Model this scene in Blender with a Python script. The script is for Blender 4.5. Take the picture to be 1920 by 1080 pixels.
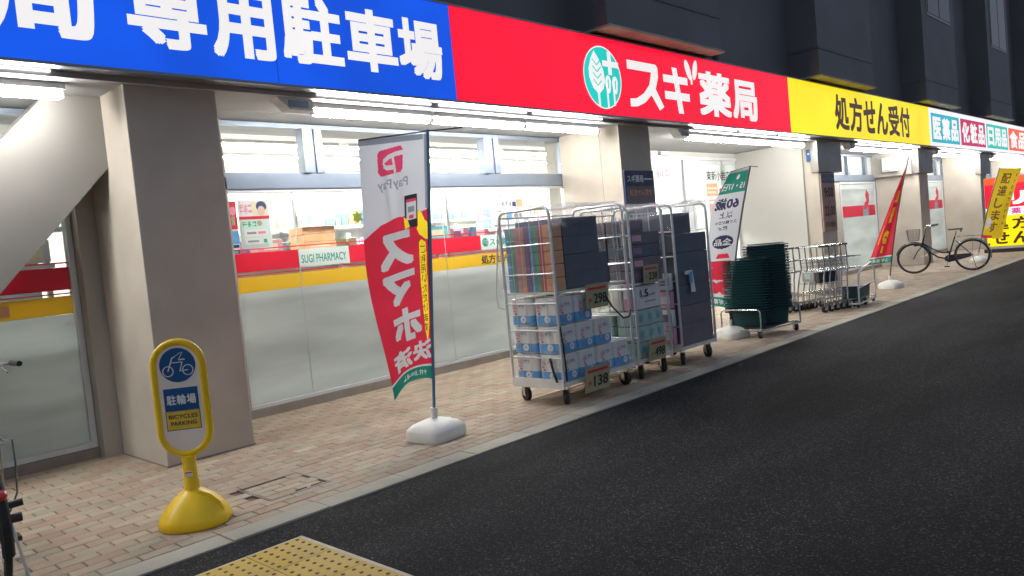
import bpy, bmesh, math, random
from mathutils import Vector, Matrix
random.seed(7)
S = bpy.context.scene
COL = S.collection
for o in list(bpy.data.objects):
    bpy.data.objects.remove(o)

# ------------------------------------------------------------------ camera
cd = bpy.data.cameras.new('camera')
cam = bpy.data.objects.new('camera', cd)
COL.objects.link(cam)
S.camera = cam
cd.sensor_width = 36.0
cd.lens = 1450 / 1920 * 36
cd.clip_start, cd.clip_end = 0.05, 600
_R = Vector((0.68841, -0.71920, -0.09432))     # right
_F = Vector((0.71783, 0.69418, -0.05300))      # forward
_F.normalize()
_R = (_R - _R.dot(_F) * _F).normalized()
_U = _R.cross(_F)
cam.matrix_world = Matrix(((_R.x, _U.x, -_F.x, 0), (_R.y, _U.y, -_F.y, 0), (_R.z, _U.z, -_F.z, 1.42), (0, 0, 0, 1)))

# ------------------------------------------------------------------ night sky glow, exposure
W = bpy.data.worlds.new('World')
S.world = W
W.use_nodes = True
bg = W.node_tree.nodes['Background']
bg.inputs[0].default_value = (.66, 0.77, 1.0, 1)
bg.inputs[1].default_value = 0.36
S.view_settings.view_transform = 'Standard'
S.view_settings.look = 'None'
S.view_settings.exposure = 0.0
S.view_settings.gamma = 1.0
S.render.engine = 'CYCLES'
S.cycles.use_denoising = True
S.cycles.max_bounces = 6
S.cycles.use_adaptive_sampling = True
S.cycles.adaptive_threshold = 0.03
S.cycles.transparent_max_bounces = 24
S.cycles.sample_clamp_indirect = 6
S.cycles.caustics_reflective = False
S.cycles.caustics_refractive = False
TUBE = 84.0       # radiance of the soffit tubes
SHOP = 74.0        # radiance of the shop ceiling lamps

# ------------------------------------------------------------------ materials
MATS = {}
def _new(name):
    m = bpy.data.materials.new(name)
    m.use_nodes = True
    nt = m.node_tree
    MATS[name] = m
    return m, nt, nt.nodes, nt.links, nt.nodes['Principled BSDF']

def mat(name, col, rough=0.5, metal=0.0, var=0.12, scale=6.0, bump=0.0, bscale=60.0, spec=0.5, coat=0.0, world=False):
    rv = .03 if metal else .10
    """painted / moulded surface: base colour broken up by two noises, fine relief"""
    m, nt, N, L, b = _new(name)
    tc = N.new('ShaderNodeTexCoord')
    src = tc.outputs['Object']
    if world:
        src = N.new('ShaderNodeNewGeometry').outputs['Position']
    n1 = N.new('ShaderNodeTexNoise'); n1.inputs['Scale'].default_value = scale; n1.inputs['Detail'].default_value = 6
    L.new(src, n1.inputs['Vector'])
    ramp = N.new('ShaderNodeValToRGB')
    c = col
    ramp.color_ramp.elements[0].position = 0.3
    ramp.color_ramp.elements[1].position = 0.7
    ramp.color_ramp.elements[0].color = (c[0] * (1 - var), c[1] * (1 - var), c[2] * (1 - var), 1)
    ramp.color_ramp.elements[1].color = (min(1, c[0] * (1 + var)), min(1, c[1] * (1 + var)), min(1, c[2] * (1 + var)), 1)
    L.new(n1.outputs['Fac'], ramp.inputs['Fac'])
    L.new(ramp.outputs['Color'], b.inputs['Base Color'])
    mr = N.new('ShaderNodeMapRange')
    mr.inputs['To Min'].default_value = max(0.02, rough - rv); mr.inputs['To Max'].default_value = min(1, rough + rv)
    n3 = N.new('ShaderNodeTexNoise'); n3.inputs['Scale'].default_value = scale * 4
    L.new(src, n3.inputs['Vector'])
    L.new(n3.outputs['Fac'], mr.inputs['Value']); L.new(mr.outputs[0], b.inputs['Roughness'])
    b.inputs['Metallic'].default_value = metal
    b.inputs['Specular IOR Level'].default_value = spec
    b.inputs['Coat Weight'].default_value = coat
    if bump:
        n2 = N.new('ShaderNodeTexNoise'); n2.inputs['Scale'].default_value = bscale; n2.inputs['Detail'].default_value = 4
        L.new(src, n2.inputs['Vector'])
        bp = N.new('ShaderNodeBump'); bp.inputs['Strength'].default_value = bump; bp.inputs['Distance'].default_value = 0.01
        L.new(n2.outputs['Fac'], bp.inputs['Height']); L.new(bp.outputs[0], b.inputs['Normal'])
    return m

def glow(name, col, strength=1.0, var=0.10, scale=0.9, sample=False):
    """backlit acrylic or lamp: emission with the slight unevenness of tubes behind it"""
    m, nt, N, L, b = _new(name)
    b.inputs['Base Color'].default_value = (col[0] * .3, col[1] * .3, col[2] * .3, 1)
    b.inputs['Roughness'].default_value = 0.25
    b.inputs['Emission Color'].default_value = (*col, 1)
    g = N.new('ShaderNodeNewGeometry')
    n = N.new('ShaderNodeTexNoise'); n.inputs['Scale'].default_value = scale
    L.new(g.outputs['Position'], n.inputs['Vector'])
    mr = N.new('ShaderNodeMapRange')
    mr.inputs['From Min'].default_value = .25; mr.inputs['From Max'].default_value = .75
    mr.inputs['To Min'].default_value = strength * (1 - var); mr.inputs['To Max'].default_value = strength * (1 + var)
    L.new(n.outputs['Fac'], mr.inputs['Value']); L.new(mr.outputs[0], b.inputs['Emission Strength'])
    m.cycles.emission_sampling = 'AUTO' if sample else 'NONE'
    return m

def cloth(name, col, trans=0.45, rough=0.7):
    m, nt, N, L, b = _new(name)
    b.inputs['Base Color'].default_value = (*col, 1)
    b.inputs['Roughness'].default_value = rough
    b.inputs['Sheen Weight'].default_value = 0.15
    t = N.new('ShaderNodeBsdfTranslucent'); t.inputs['Color'].default_value = (*col, 1)
    tc = N.new('ShaderNodeTexCoord')
    n = N.new('ShaderNodeTexNoise'); n.inputs['Scale'].default_value = 9; n.inputs['Detail'].default_value = 5
    L.new(tc.outputs['Object'], n.inputs['Vector'])
    bp = N.new('ShaderNodeBump'); bp.inputs['Strength'].default_value = .35; bp.inputs['Distance'].default_value = .02
    L.new(n.outputs['Fac'], bp.inputs['Height']); L.new(bp.outputs[0], b.inputs['Normal'])
    mx = N.new('ShaderNodeMixShader'); mx.inputs[0].default_value = trans
    L.new(b.outputs[0], mx.inputs[1]); L.new(t.outputs[0], mx.inputs[2])
    L.new(mx.outputs[0], N['Material Output'].inputs[0])
    return m

def glass(name, tint=(.97, .985, .98), rough=0.0, body=0.0, bcol=(.8, .8, .8), ior=1.4):
    """thin pane or clear plastic sheet: Fresnel gloss over straight transmission"""
    m, nt, N, L, b = _new(name)
    N.remove(b)
    tr = N.new('ShaderNodeBsdfTransparent'); tr.inputs[0].default_value = (*tint, 1)
    gl = N.new('ShaderNodeBsdfGlossy'); gl.inputs['Roughness'].default_value = rough
    fr = N.new('ShaderNodeFresnel')
    ge = N.new('ShaderNodeNewGeometry'); io = N.new('ShaderNodeMapRange')      # same gloss from either face of the sheet
    io.inputs['To Min'].default_value = ior; io.inputs['To Max'].default_value = 1 / ior
    L.new(ge.outputs['Backfacing'], io.inputs['Value']); L.new(io.outputs[0], fr.inputs['IOR'])
    mx = N.new('ShaderNodeMixShader')
    L.new(fr.outputs[0], mx.inputs[0]); L.new(tr.outputs[0], mx.inputs[1]); L.new(gl.outputs[0], mx.inputs[2])
    out = mx
    if body:
        d = N.new('ShaderNodeBsdfTranslucent'); d.inputs[0].default_value = (*bcol, 1)
        m2 = N.new('ShaderNodeMixShader'); m2.inputs[0].default_value = body
        L.new(mx.outputs[0], m2.inputs[1]); L.new(d.outputs[0], m2.inputs[2]); out = m2
    L.new(out.outputs[0], N['Material Output'].inputs[0])
    return m

def film(name, col, clear=0.1, trans=0.6, streak=0.0):
    """self-adhesive film on glass: scatters light through, keeps the pane's gloss"""
    m, nt, N, L, b = _new(name)
    b.inputs['Base Color'].default_value = (*col, 1)
    b.inputs['Roughness'].default_value = 0.32
    t = N.new('ShaderNodeBsdfTranslucent'); t.inputs[0].default_value = (*col, 1)
    if streak:  # soft bands of street reflection put into the film colour
        g = N.new('ShaderNodeNewGeometry')
        mp = N.new('ShaderNodeMapping'); mp.inputs['Scale'].default_value = (.5, .5, 2.6)
        n = N.new('ShaderNodeTexNoise'); n.inputs['Scale'].default_value = 1.3; n.inputs['Detail'].default_value = 3
        L.new(g.outputs['Position'], mp.inputs[0]); L.new(mp.outputs[0], n.inputs['Vector'])
        r = N.new('ShaderNodeValToRGB')
        r.color_ramp.elements[0].position = .3; r.color_ramp.elements[1].position = .7
        r.color_ramp.elements[0].color = (*[x * (1 - streak) for x in col], 1); r.color_ramp.elements[1].color = (*col, 1)
        L.new(n.outputs['Fac'], r.inputs[0])
        L.new(r.outputs[0], b.inputs['Base Color']); L.new(r.outputs[0], t.inputs[0])
    mx = N.new('ShaderNodeMixShader'); mx.inputs[0].default_value = trans
    L.new(b.outputs[0], mx.inputs[1]); L.new(t.outputs[0], mx.inputs[2])
    tr = N.new('ShaderNodeBsdfTransparent')
    m2 = N.new('ShaderNodeMixShader'); m2.inputs[0].default_value = clear
    L.new(mx.outputs[0], m2.inputs[1]); L.new(tr.outputs[0], m2.inputs[2])
    L.new(m2.outputs[0], N['Material Output'].inputs[0])
    return m

def brick_mat(name):
    """pavers: each brick takes its own clay colour from its place in the running bond"""
    m, nt, N, L, b = _new(name)
    g = N.new('ShaderNodeNewGeometry')
    sx = N.new('ShaderNodeSeparateXYZ'); L.new(g.outputs['Position'], sx.inputs[0])
    def math_(op, a, bb=None):
        n = N.new('ShaderNodeMath'); n.operation = op
        for i, v in enumerate((a, bb)):
            if v is None: continue
            if isinstance(v, (int, float)): n.inputs[i].default_value = v
            else: L.new(v, n.inputs[i])
        return n.outputs[0]
    row = math_('FLOOR', math_('DIVIDE', math_('SUBTRACT', sx.outputs[1], PAV_Y0), 0.1))
    odd = math_('MODULO', row, 2.0)
    cx = math_('FLOOR', math_('DIVIDE', math_('SUBTRACT', sx.outputs[0], math_('MULTIPLY', odd, 0.1)), 0.2))
    cb = N.new('ShaderNodeCombineXYZ'); L.new(cx, cb.inputs[0]); L.new(row, cb.inputs[1])
    wn = N.new('ShaderNodeTexWhiteNoise'); L.new(cb.outputs[0], wn.inputs['Vector'])
    r = N.new('ShaderNodeValToRGB')
    el = r.color_ramp.elements
    el[0].position = 0; el[0].color = (.38, .28, .20, 1)
    el[1].position = 1; el[1].color = (.48, .41, .30, 1)
    for p, c in ((.25, (.44, .32, .235)), (.45, (.45, .365, .27)), (.62, (.40, .35, .26)), (.8, (.46, .345, .255))):
        e = el.new(p); e.color = (*c, 1)
    L.new(wn.outputs['Value'], r.inputs[0])
    n1 = N.new('ShaderNodeTexNoise'); n1.inputs['Scale'].default_value = 3.0; n1.inputs['Detail'].default_value = 8
    n2 = N.new('ShaderNodeTexNoise'); n2.inputs['Scale'].default_value = 140; n2.inputs['Detail'].default_value = 3
    L.new(g.outputs['Position'], n1.inputs['Vector']); L.new(g.outputs['Position'], n2.inputs['Vector'])
    mr = N.new('ShaderNodeMapRange'); mr.inputs['To Min'].default_value = .64; mr.inputs['To Max'].default_value = 1.2
    L.new(n1.outputs['Fac'], mr.inputs['Value'])
    mr2 = N.new('ShaderNodeMapRange'); mr2.inputs['To Min'].default_value = .7; mr2.inputs['To Max'].default_value = 1.3
    L.new(n2.outputs['Fac'], mr2.inputs['Value'])
    n3 = N.new('ShaderNodeTexNoise'); n3.inputs['Scale'].default_value = 1.7; n3.inputs['Detail'].default_value = 9; n3.inputs['Roughness'].default_value = .7
    L.new(g.outputs['Position'], n3.inputs['Vector'])
    st_ = N.new('ShaderNodeMapRange'); st_.inputs['From Min'].default_value = .56; st_.inputs['From Max'].default_value = .72; st_.inputs['To Min'].default_value = 1; st_.inputs['To Max'].default_value = .62      # old stains
    L.new(n3.outputs['Fac'], st_.inputs['Value'])
    vg = N.new('ShaderNodeTexVoronoi'); vg.inputs['Scale'].default_value = 2.3; L.new(g.outputs['Position'], vg.inputs['Vector'])
    gm = N.new('ShaderNodeMapRange'); gm.inputs['From Min'].default_value = .035; gm.inputs['From Max'].default_value = .055; gm.inputs['To Min'].default_value = .6; gm.inputs['To Max'].default_value = 1      # trodden gum
    L.new(vg.outputs['Distance'], gm.inputs['Value'])
    mu = math_('MULTIPLY', math_('MULTIPLY', mr.outputs[0], mr2.outputs[0]), math_('MULTIPLY', st_.outputs[0], gm.outputs[0]))
    mix = N.new('ShaderNodeMix'); mix.data_type = 'RGBA'; mix.blend_type = 'MULTIPLY'; mix.inputs[0].default_value = 1
    L.new(r.outputs[0], mix.inputs[6]); L.new(mu, mix.inputs[7])
    L.new(mix.outputs[2], b.inputs['Base Color'])
    b.inputs['Roughness'].default_value = .78
    bp = N.new('ShaderNodeBump'); bp.inputs['Strength'].default_value = .5; bp.inputs['Distance'].default_value = .004
    L.new(n2.outputs['Fac'], bp.inputs['Height']); L.new(bp.outputs[0], b.inputs['Normal'])
    return m

def asphalt_mat(name):
    m, nt, N, L, b = _new(name)
    g = N.new('ShaderNodeNewGeometry')
    v = N.new('ShaderNodeTexVoronoi'); v.inputs['Scale'].default_value = 150
    n = N.new('ShaderNodeTexNoise'); n.inputs['Scale'].default_value = 60; n.inputs['Detail'].default_value = 6
    big = N.new('ShaderNodeTexNoise'); big.inputs['Scale'].default_value = .9; big.inputs['Detail'].default_value = 7
    for t in (v, n): L.new(g.outputs['Position'], t.inputs['Vector'])
    mp = N.new('ShaderNodeMapping'); mp.inputs['Scale'].default_value = (.45, 1.5, 1)      # wear drawn out along the drive
    L.new(g.outputs['Position'], mp.inputs[0]); L.new(mp.outputs[0], big.inputs['Vector'])
    r = N.new('ShaderNodeValToRGB')
    el = r.color_ramp.elements
    el[0].position = 0; el[0].color = (.012, .012, .014, 1)
    el[1].position = 1; el[1].color = (.15, .148, .145, 1)
    for p, c in ((.55, .019), (.82, .034), (.95, .07)):
        e = el.new(p); e.color = (c, c, c * 1.03, 1)
    sep = N.new('ShaderNodeSeparateColor'); L.new(v.outputs['Color'], sep.inputs[0])
    L.new(sep.outputs[0], r.inputs[0])
    mr = N.new('ShaderNodeMapRange'); mr.inputs['From Min'].default_value = .3; mr.inputs['From Max'].default_value = .7
    mr.inputs['To Min'].default_value = .5; mr.inputs['To Max'].default_value = 1.6
    L.new(big.outputs['Fac'], mr.inputs['Value'])
    mix = N.new('ShaderNodeMix'); mix.data_type = 'RGBA'; mix.blend_type = 'MULTIPLY'; mix.inputs[0].default_value = 1
    L.new(r.outputs[0], mix.inputs[6]); L.new(mr.outputs[0], mix.inputs[7])
    L.new(mix.outputs[2], b.inputs['Base Color'])
    b.inputs['Roughness'].default_value = .8
    b.inputs['Specular IOR Level'].default_value = .18
    bp = N.new('ShaderNodeBump'); bp.inputs['Strength'].default_value = .8; bp.inputs['Distance'].default_value = .008
    ad = N.new('ShaderNodeMath'); ad.operation = 'ADD'
    L.new(v.outputs['Distance'], ad.inputs[0]); L.new(n.outputs['Fac'], ad.inputs[1])
    L.new(ad.outputs[0], bp.inputs['Height']); L.new(bp.outputs[0], b.inputs['Normal'])
    return m

PAV_Y0 = 4.15
brick_mat('paver'); asphalt_mat('asphalt')
mat('sand_joint', (.17, .14, .11), .95, bump=.5, world=True)
mat('kerb_concrete', (.46, .43, .35), .85, var=.22, scale=2.2, bump=.5, bscale=120, world=True)
mat('render_beige', (.40, .37, .325), .75, var=.06, scale=1.3, bump=.15, bscale=180, world=True)
mat('brace_paint', (.215, .203, .187), .75, var=.10, scale=1.1, bump=.15, bscale=180, world=True); mat('panel_white', (.52, .51, .47), .55, var=.04, scale=1.2, world=True)
mat('pillar_stone', (.54, .485, .41), .7, var=.15, scale=1.6, bump=.25, bscale=220, world=True)
mat('soffit', (.44, .44, .45), .6, var=.05, scale=1.0, world=True)
mat('cap_steel', (.33, .31, .29), .38, .75, var=.12, scale=3)
mat('alu', (.22, .26, .32), .35, .45, var=.07, scale=4)
mat('alu_light', (.72, .74, .75), .4, .3, var=.05, scale=4)
mat('plinth', (.27, .235, .20), .75, var=.18, scale=3, bump=.3, world=True)
mat('upper_tile', (.15, .15, .165), .6, var=.16, scale=.8, bump=.25, bscale=30, world=True)
mat('bay_tile', (.155, .155, .17), .6, var=.14, scale=.9, bump=.25, bscale=40, world=True)
mat('dark_glass', (.015, .018, .025), .08, spec=.6, var=.3)
mat('shop_white', (.80, .79, .74), .6, var=.03, world=True)
mat('shop_floor', (.62, .62, .6), .25, var=.05, world=True)
mat('shelf_white', (.82, .82, .8), .45, var=.03)
mat('store_dim', (.30, .31, .33), .7, var=.1)
glass('pane'); glass('vinyl_sheet', (.95, .96, .97), .08, .10, (.8, .82, .86), 1.3)
film('film_red', (.74, .05, .10), .02, .55); film('film_yellow', (.90, .66, .07), .02, .5)
film('film_white', (.82, .86, .84), .04, .6); film('film_frost', (.96, 1.0, .99), .05, .74, .26)
mat('film_green_ink', (.03, .33, .25), .4); mat('ink_black', (.03, .03, .035), .5); mat('ink_brown', (.10, .055, .02), .5)
mat('ink_white', (.82, .82, .82), .45); mat('ink_red', (.70, .03, .06), .45); mat('ink_pink', (.8, .28, .36), .5)
mat('ink_green', (.05, .42, .16), .5); mat('ink_navy', (.03, .06, .16), .45); mat('ink_grey', (.3, .3, .32), .5); mat('ink_lime', (.5, .75, .1), .5)
mat('paper_white', (.8, .8, .78), .7, var=.03); mat('paper_mint', (.62, .8, .72), .7, var=.04); mat('skin_tone', (.72, .5, .4), .6)
mat('paper_yellow_shaded', (.42, .38, .22), .65, var=.08)  # pale yellow darkened: shade on the price cards is put into the colour
glow('sign_blue', (.002, .085, .74), 1.0, .22, 1.0); glow('sign_red', (1.0, .004, .036), .97, .2, .55)
glow('sign_yellow', (1.0, .80, .004), .95, .16, .6); glow('sign_white', (.97, .95, 1.0), .92, .05)
glow('sign_letter_white', (1.0, .97, .96), .86, .04); glow('sign_teal', (.01, .58, .52), 1.0); glow('sign_cyan', (.02, .42, .52), .95)
glow('sign_crimson', (.55, .005, .09), .95); glow('sign_jade', (.02, .52, .42), .95); glow('sign_orange', (.95, .10, .015), .95)
glow('sign_brown', (.055, .022, .004), 1.0); glow('sign_magenta', (.75, .06, .35), .8)
glow('tube_glow', (1.0, .985, .95), TUBE, .02, sample=True); glow('slim_glow', (1.0, .985, .97), 2.4, .02, sample=True)
glow('shop_lamp', (1.0, .98, .94), SHOP, .02, sample=True); glow('left_fill_lamp', (.9, .96, 1.0), 90, .02, sample=True)
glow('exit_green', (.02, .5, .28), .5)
mat('sign_case', (.30, .31, .33), .4, .6); mat('lamp_housing', (.78, .78, .78), .45)
mat('yellow_plastic', (1.0, .61, .012), .36, var=.09, scale=5, bump=.06, bscale=90); mat('sign_panel', (.95, .84, .75), .35, var=.04)
mat('sign_ink_blue', (.012, .095, .27), .35, var=.06); mat('sign_ink_yellow', (.82, .56, .07), .35, var=.06)
mat('white_plastic', (.78, .77, .71), .42, var=.08, scale=4, bump=.06); mat('pole_blue', (.13, .27, .42), .35, .2); mat('pole_dark', (.10, .10, .11), .35, .4)
cloth('cloth_white', (.74, .76, .80), .42); cloth('cloth_red', (.76, .035, .075), .42); cloth('cloth_green', (.02, .26, .19), .35)
cloth('cloth_ink_white', (.80, .80, .80), .35); cloth('cloth_yellow', (.88, .58, .03), .42); cloth('cloth_yellow2', (.95, .70, .03), .6)
cloth('cloth_navy', (.035, .04, .11), .25); cloth('cloth_pink', (.78, .07, .17), .4); cloth('cloth_black', (.05, .05, .06), .2)
cloth('cloth_brown', (.22, .10, .01), .25); cloth('cloth_grey', (.32, .36, .42), .3)
mat('cage_steel', (.72, .73, .73), .32, .55, var=.1, scale=8); mat('chrome', (.50, .51, .52), .22, .9, var=.06)
mat('rubber', (.018, .018, .019), .7); mat('black_plastic', (.022, .022, .025), .4); mat('board_white', (.74, .72, .66), .5)
mat('pack_white', (.80, .79, .76), .3, var=.05, coat=.4); mat('pack_blue', (.16, .42, .74), .3, coat=.4); mat('pack_red', (.74, .33, .36), .35, coat=.3)
mat('pack_purple', (.27, .24, .46), .35, coat=.3); mat('pack_mint', (.42, .55, .52), .4, var=.15, coat=.3); mat('pack_pink', (.74, .36, .50), .35, coat=.3)
mat('box_blue', (.17, .36, .55), .45); mat('box_green', (.16, .42, .27), .45); mat('box_pink', (.68, .32, .35), .45); mat('box_orange', (.76, .40, .22), .45)
mat('box_purple', (.30, .19, .33), .45); mat('box_red', (.62, .12, .14), .45); mat('carton_navy', (.115, .135, .165), .55, var=.1); mat('carton_plum', (.17, .15, .175), .6, var=.12)
mat('carton_brown', (.33, .22, .15), .75, var=.1); mat('basket_green', (.011, .066, .068), .42, var=.1)
mat('board_navy', (.02, .035, .10), .3); mat('board_brown', (.38, .26, .21), .45); mat('lens_blue', (.03, .10, .25), .2)
mat('bike_frame', (.018, .024, .05), .25, .2, coat=.6); mat('basket_mesh', (.26, .22, .21), .4, .5); mat('saddle_black', (.02, .02, .022), .45)
mat('reflector_red', (.6, .02, .02), .15, coat=.8); mat('tactile_yellow', (.60, .39, .06), .6, var=.15, scale=3, bump=.25, bscale=110, world=True)
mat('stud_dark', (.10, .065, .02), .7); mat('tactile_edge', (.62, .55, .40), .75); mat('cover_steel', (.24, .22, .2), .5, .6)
mat('carton_orange', (.92, .52, .26), .6); mat('goods_teal', (.15, .5, .5), .5); mat('goods_cream', (.8, .72, .5), .5)

# ------------------------------------------------------------------ mesh building
class MB:
    def __init__(s):
        s.v = []; s.f = []
    def add(s, vs, fs):
        o = len(s.v)
        s.v += [tuple(p) for p in vs]
        s.f += [tuple(i + o for i in f) for f in fs]
        return s
    def box(s, x0, x1, y0, y1, z0, z1):
        x0, x1 = min(x0, x1), max(x0, x1); y0, y1 = min(y0, y1), max(y0, y1); z0, z1 = min(z0, z1), max(z0, z1)
        return s.add([(x0, y0, z0), (x1, y0, z0), (x1, y1, z0), (x0, y1, z0), (x0, y0, z1), (x1, y0, z1), (x1, y1, z1), (x0, y1, z1)],
                     [(0, 3, 2, 1), (4, 5, 6, 7), (0, 1, 5, 4), (1, 2, 6, 5), (2, 3, 7, 6), (3, 0, 4, 7)])
    def cbox(s, x0, x1, y0, y1, z0, z1, c=.01):
        """box whose twelve edges are chamfered"""
        bm = bmesh.new(); bmesh.ops.create_cube(bm, size=1)
        for v in bm.verts:
            v.co = Vector((x0 + (v.co.x + .5) * (x1 - x0), y0 + (v.co.y + .5) * (y1 - y0), z0 + (v.co.z + .5) * (z1 - z0)))
        bmesh.ops.bevel(bm, geom=bm.edges[:], offset=c, segments=2, affect='EDGES', profile=.6)
        s.add([v.co[:] for v in bm.verts], [[v.index for v in f.verts] for f in bm.faces if True] if bm.verts.index_update() is None else [])
        bm.free()
        return s
    def prism(s, poly, axis, a, b):
        """extrude polygon (2D) along axis from a to b; poly is in the two other axes, cyclic order"""
        n = len(poly)
        def p3(q, t):
            if axis == 'y': return (q[0], t, q[1])
            if axis == 'x': return (t, q[0], q[1])
            return (q[0], q[1], t)
        vs = [p3(q, a) for q in poly] + [p3(q, b) for q in poly]
        fs = [tuple(range(n)), tuple(range(2 * n - 1, n - 1, -1))]
        for i in range(n):
            j = (i + 1) % n
            fs.append((i, i + n, j + n, j))
        return s.add(vs, fs)
    def tube(s, pts, r, seg=8, closed=False, caps=True):
        P = [Vector(p) for p in pts]; n = len(P); rings = []
        rr = r if isinstance(r, (list, tuple)) else [r] * n
        up = None
        for i in range(n):
            if closed: t = P[(i + 1) % n] - P[i - 1]
            elif i == 0: t = P[1] - P[0]
            elif i == n - 1: t = P[-1] - P[-2]
            else: t = (P[i + 1] - P[i]).normalized() + (P[i] - P[i - 1]).normalized()
            t.normalize()
            if up is None:
                up = Vector((0, 0, 1)) if abs(t.z) < .9 else Vector((1, 0, 0))
            a = t.cross(up)
            if a.length < 1e-4: a = t.cross(Vector((0, 1, 0)))
            a.normalize(); bb = a.cross(t).normalized(); up = bb
            rings.append([P[i] + rr[i] * (math.cos(2 * math.pi * k / seg) * a + math.sin(2 * math.pi * k / seg) * bb) for k in range(seg)])
        vs = [p for r_ in rings for p in r_]; fs = []
        m = n if closed else n - 1
        for i in range(m):
            for k in range(seg):
                a0 = i * seg + k; a1 = i * seg + (k + 1) % seg; b0 = ((i + 1) % n) * seg + k; b1 = ((i + 1) % n) * seg + (k + 1) % seg
                fs.append((a0, a1, b1, b0))
        if caps and not closed:
            fs.append(tuple(range(seg - 1, -1, -1))); fs.append(tuple((n - 1) * seg + k for k in range(seg)))
        return s.add(vs, fs)
    def lathe(s, prof, c=(0, 0, 0), seg=24, sx=1, sy=1, power=2.0):
        """profile (radius, z) round the z axis; power > 2 gives a rounded-square plan"""
        vs = []; fs = []
        for r, z in prof:
            for k in range(seg):
                t = 2 * math.pi * k / seg; ct, st = math.cos(t), math.sin(t)
                d = (abs(ct) ** power + abs(st) ** power) ** (-1 / power)
                vs.append((c[0] + r * d * ct * sx, c[1] + r * d * st * sy, c[2] + z))
        n = len(prof)
        for i in range(n - 1):
            for k in range(seg):
                fs.append((i * seg + k, i * seg + (k + 1) % seg, (i + 1) * seg + (k + 1) % seg, (i + 1) * seg + k))
        fs.append(tuple(range(seg - 1, -1, -1))); fs.append(tuple((n - 1) * seg + k for k in range(seg)))
        return s.add(vs, fs)
    def torus(s, c, R, r, axis='y', seg=40, ms=8):
        pts = []
        for k in range(seg):
            t = 2 * math.pi * k / seg
            u, w = R * math.cos(t), R * math.sin(t)
            pts.append({'y': (c[0] + u, c[1], c[2] + w), 'x': (c[0], c[1] + u, c[2] + w), 'z': (c[0] + u, c[1] + w, c[2])}[axis])
        return s.tube(pts, r, ms, closed=True)
    def build(s, name, m, parent=None, smooth=False, xf=None):
        me = bpy.data.meshes.new(name)
        vs = s.v if xf is None else [tuple(xf @ Vector(p)) for p in s.v]
        me.from_pydata(vs, [], s.f)
        me.materials.append(MATS[m])
        if smooth:
            me.polygons.foreach_set('use_smooth', [True] * len(me.polygons))
            try: me.set_sharp_from_angle(angle=math.radians(38))
            except Exception: pass
        me.update()
        return link(name, me, parent)

def link(name, me, parent=None):
    o = bpy.data.objects.new(name, me)
    COL.objects.link(o)
    if parent is not None: o.parent = parent
    return o

def tag(o, label, cat, group=None, kind=None):
    if label: o['label'] = label
    if cat: o['category'] = cat
    if group: o['group'] = group
    if kind: o['kind'] = kind
    return o

def thing(name, label, cat, loc=(0, 0, 0), rz=0.0, group=None):
    o = bpy.data.objects.new(name, None)
    o.empty_display_size = .1
    COL.objects.link(o)
    o.location = loc; o.rotation_euler = (0, 0, rz)
    return tag(o, label, cat, group)

def copy_tree(o, parent=None):
    c = o.copy(); COL.objects.link(c); c.parent = parent
    for ch in o.children: copy_tree(ch, c)
    return c

# ------------------------------------------------------------------ lettering
_gc = {}
def glyph(text, bold=0.0, em=False, res=3):
    """outline of a character or word as 2-D triangles scaled into the unit square; bold = stroke growth"""
    key = (text, bold, em, res)
    if key in _gc: return _gc[key]
    cu = bpy.data.curves.new('t', 'FONT'); cu.body = text; cu.resolution_u = res; cu.fill_mode = 'FRONT'
    ob = bpy.data.objects.new('t', cu)
    me = bpy.data.meshes.new_from_object(ob)
    vs = [(v.co.x, v.co.y) for v in me.vertices]; fs = [tuple(p.vertices) for p in me.polygons]
    bpy.data.objects.remove(ob); bpy.data.curves.remove(cu); bpy.data.meshes.remove(me)
    x0 = min(v[0] for v in vs) - bold; x1 = max(v[0] for v in vs) + bold; y0 = min(v[1] for v in vs) - bold; y1 = max(v[1] for v in vs) + bold
    if em: x0, x1, y0, y1 = 0, 1, -.12, .88
    out = []; of = []
    shifts = [(0, 0)] + ([(bold * i, bold * j) for i in (-1, 0, 1) for j in (-1, 0, 1) if i or j] if bold > .025 else [(bold * i, bold * j) for i in (-1, 1) for j in (-1, 1)] if bold else [])
    for dx, dy in shifts:
        o = len(out); out += [((x + dx - x0) / (x1 - x0), (y + dy - y0) / (y1 - y0)) for x, y in vs]; of += [tuple(i + o for i in f) for f in fs]
    _gc[key] = (out, of, len(vs))
    return _gc[key]

def put2d(mb, g, o, ux, uy, w, h, mirror=False):
    """lay a 2-D figure on a plane: origin o, axes ux / uy, size w x h; each outline of a bold letter lies a hair proud of the last"""
    o, ux, uy = Vector(o), Vector(ux), Vector(uy)
    vs, fs = g[0], g[1]; n = g[2] if len(g) > 2 else 10 ** 9
    nn = ux.cross(uy).normalized() * .00012
    return mb.add([o + ux * ((1 - a) if mirror else a) * w + uy * b * h + nn * (i // n) for i, (a, b) in enumerate(vs)], fs)

def letters(name, text, o, ux, uy, w, h, m, parent, bold=0.0, em=False, mirror=False, res=3):
    return put2d(MB(), glyph(text, bold, em, res), o, ux, uy, w, h, mirror).build(name, m, parent)

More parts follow.
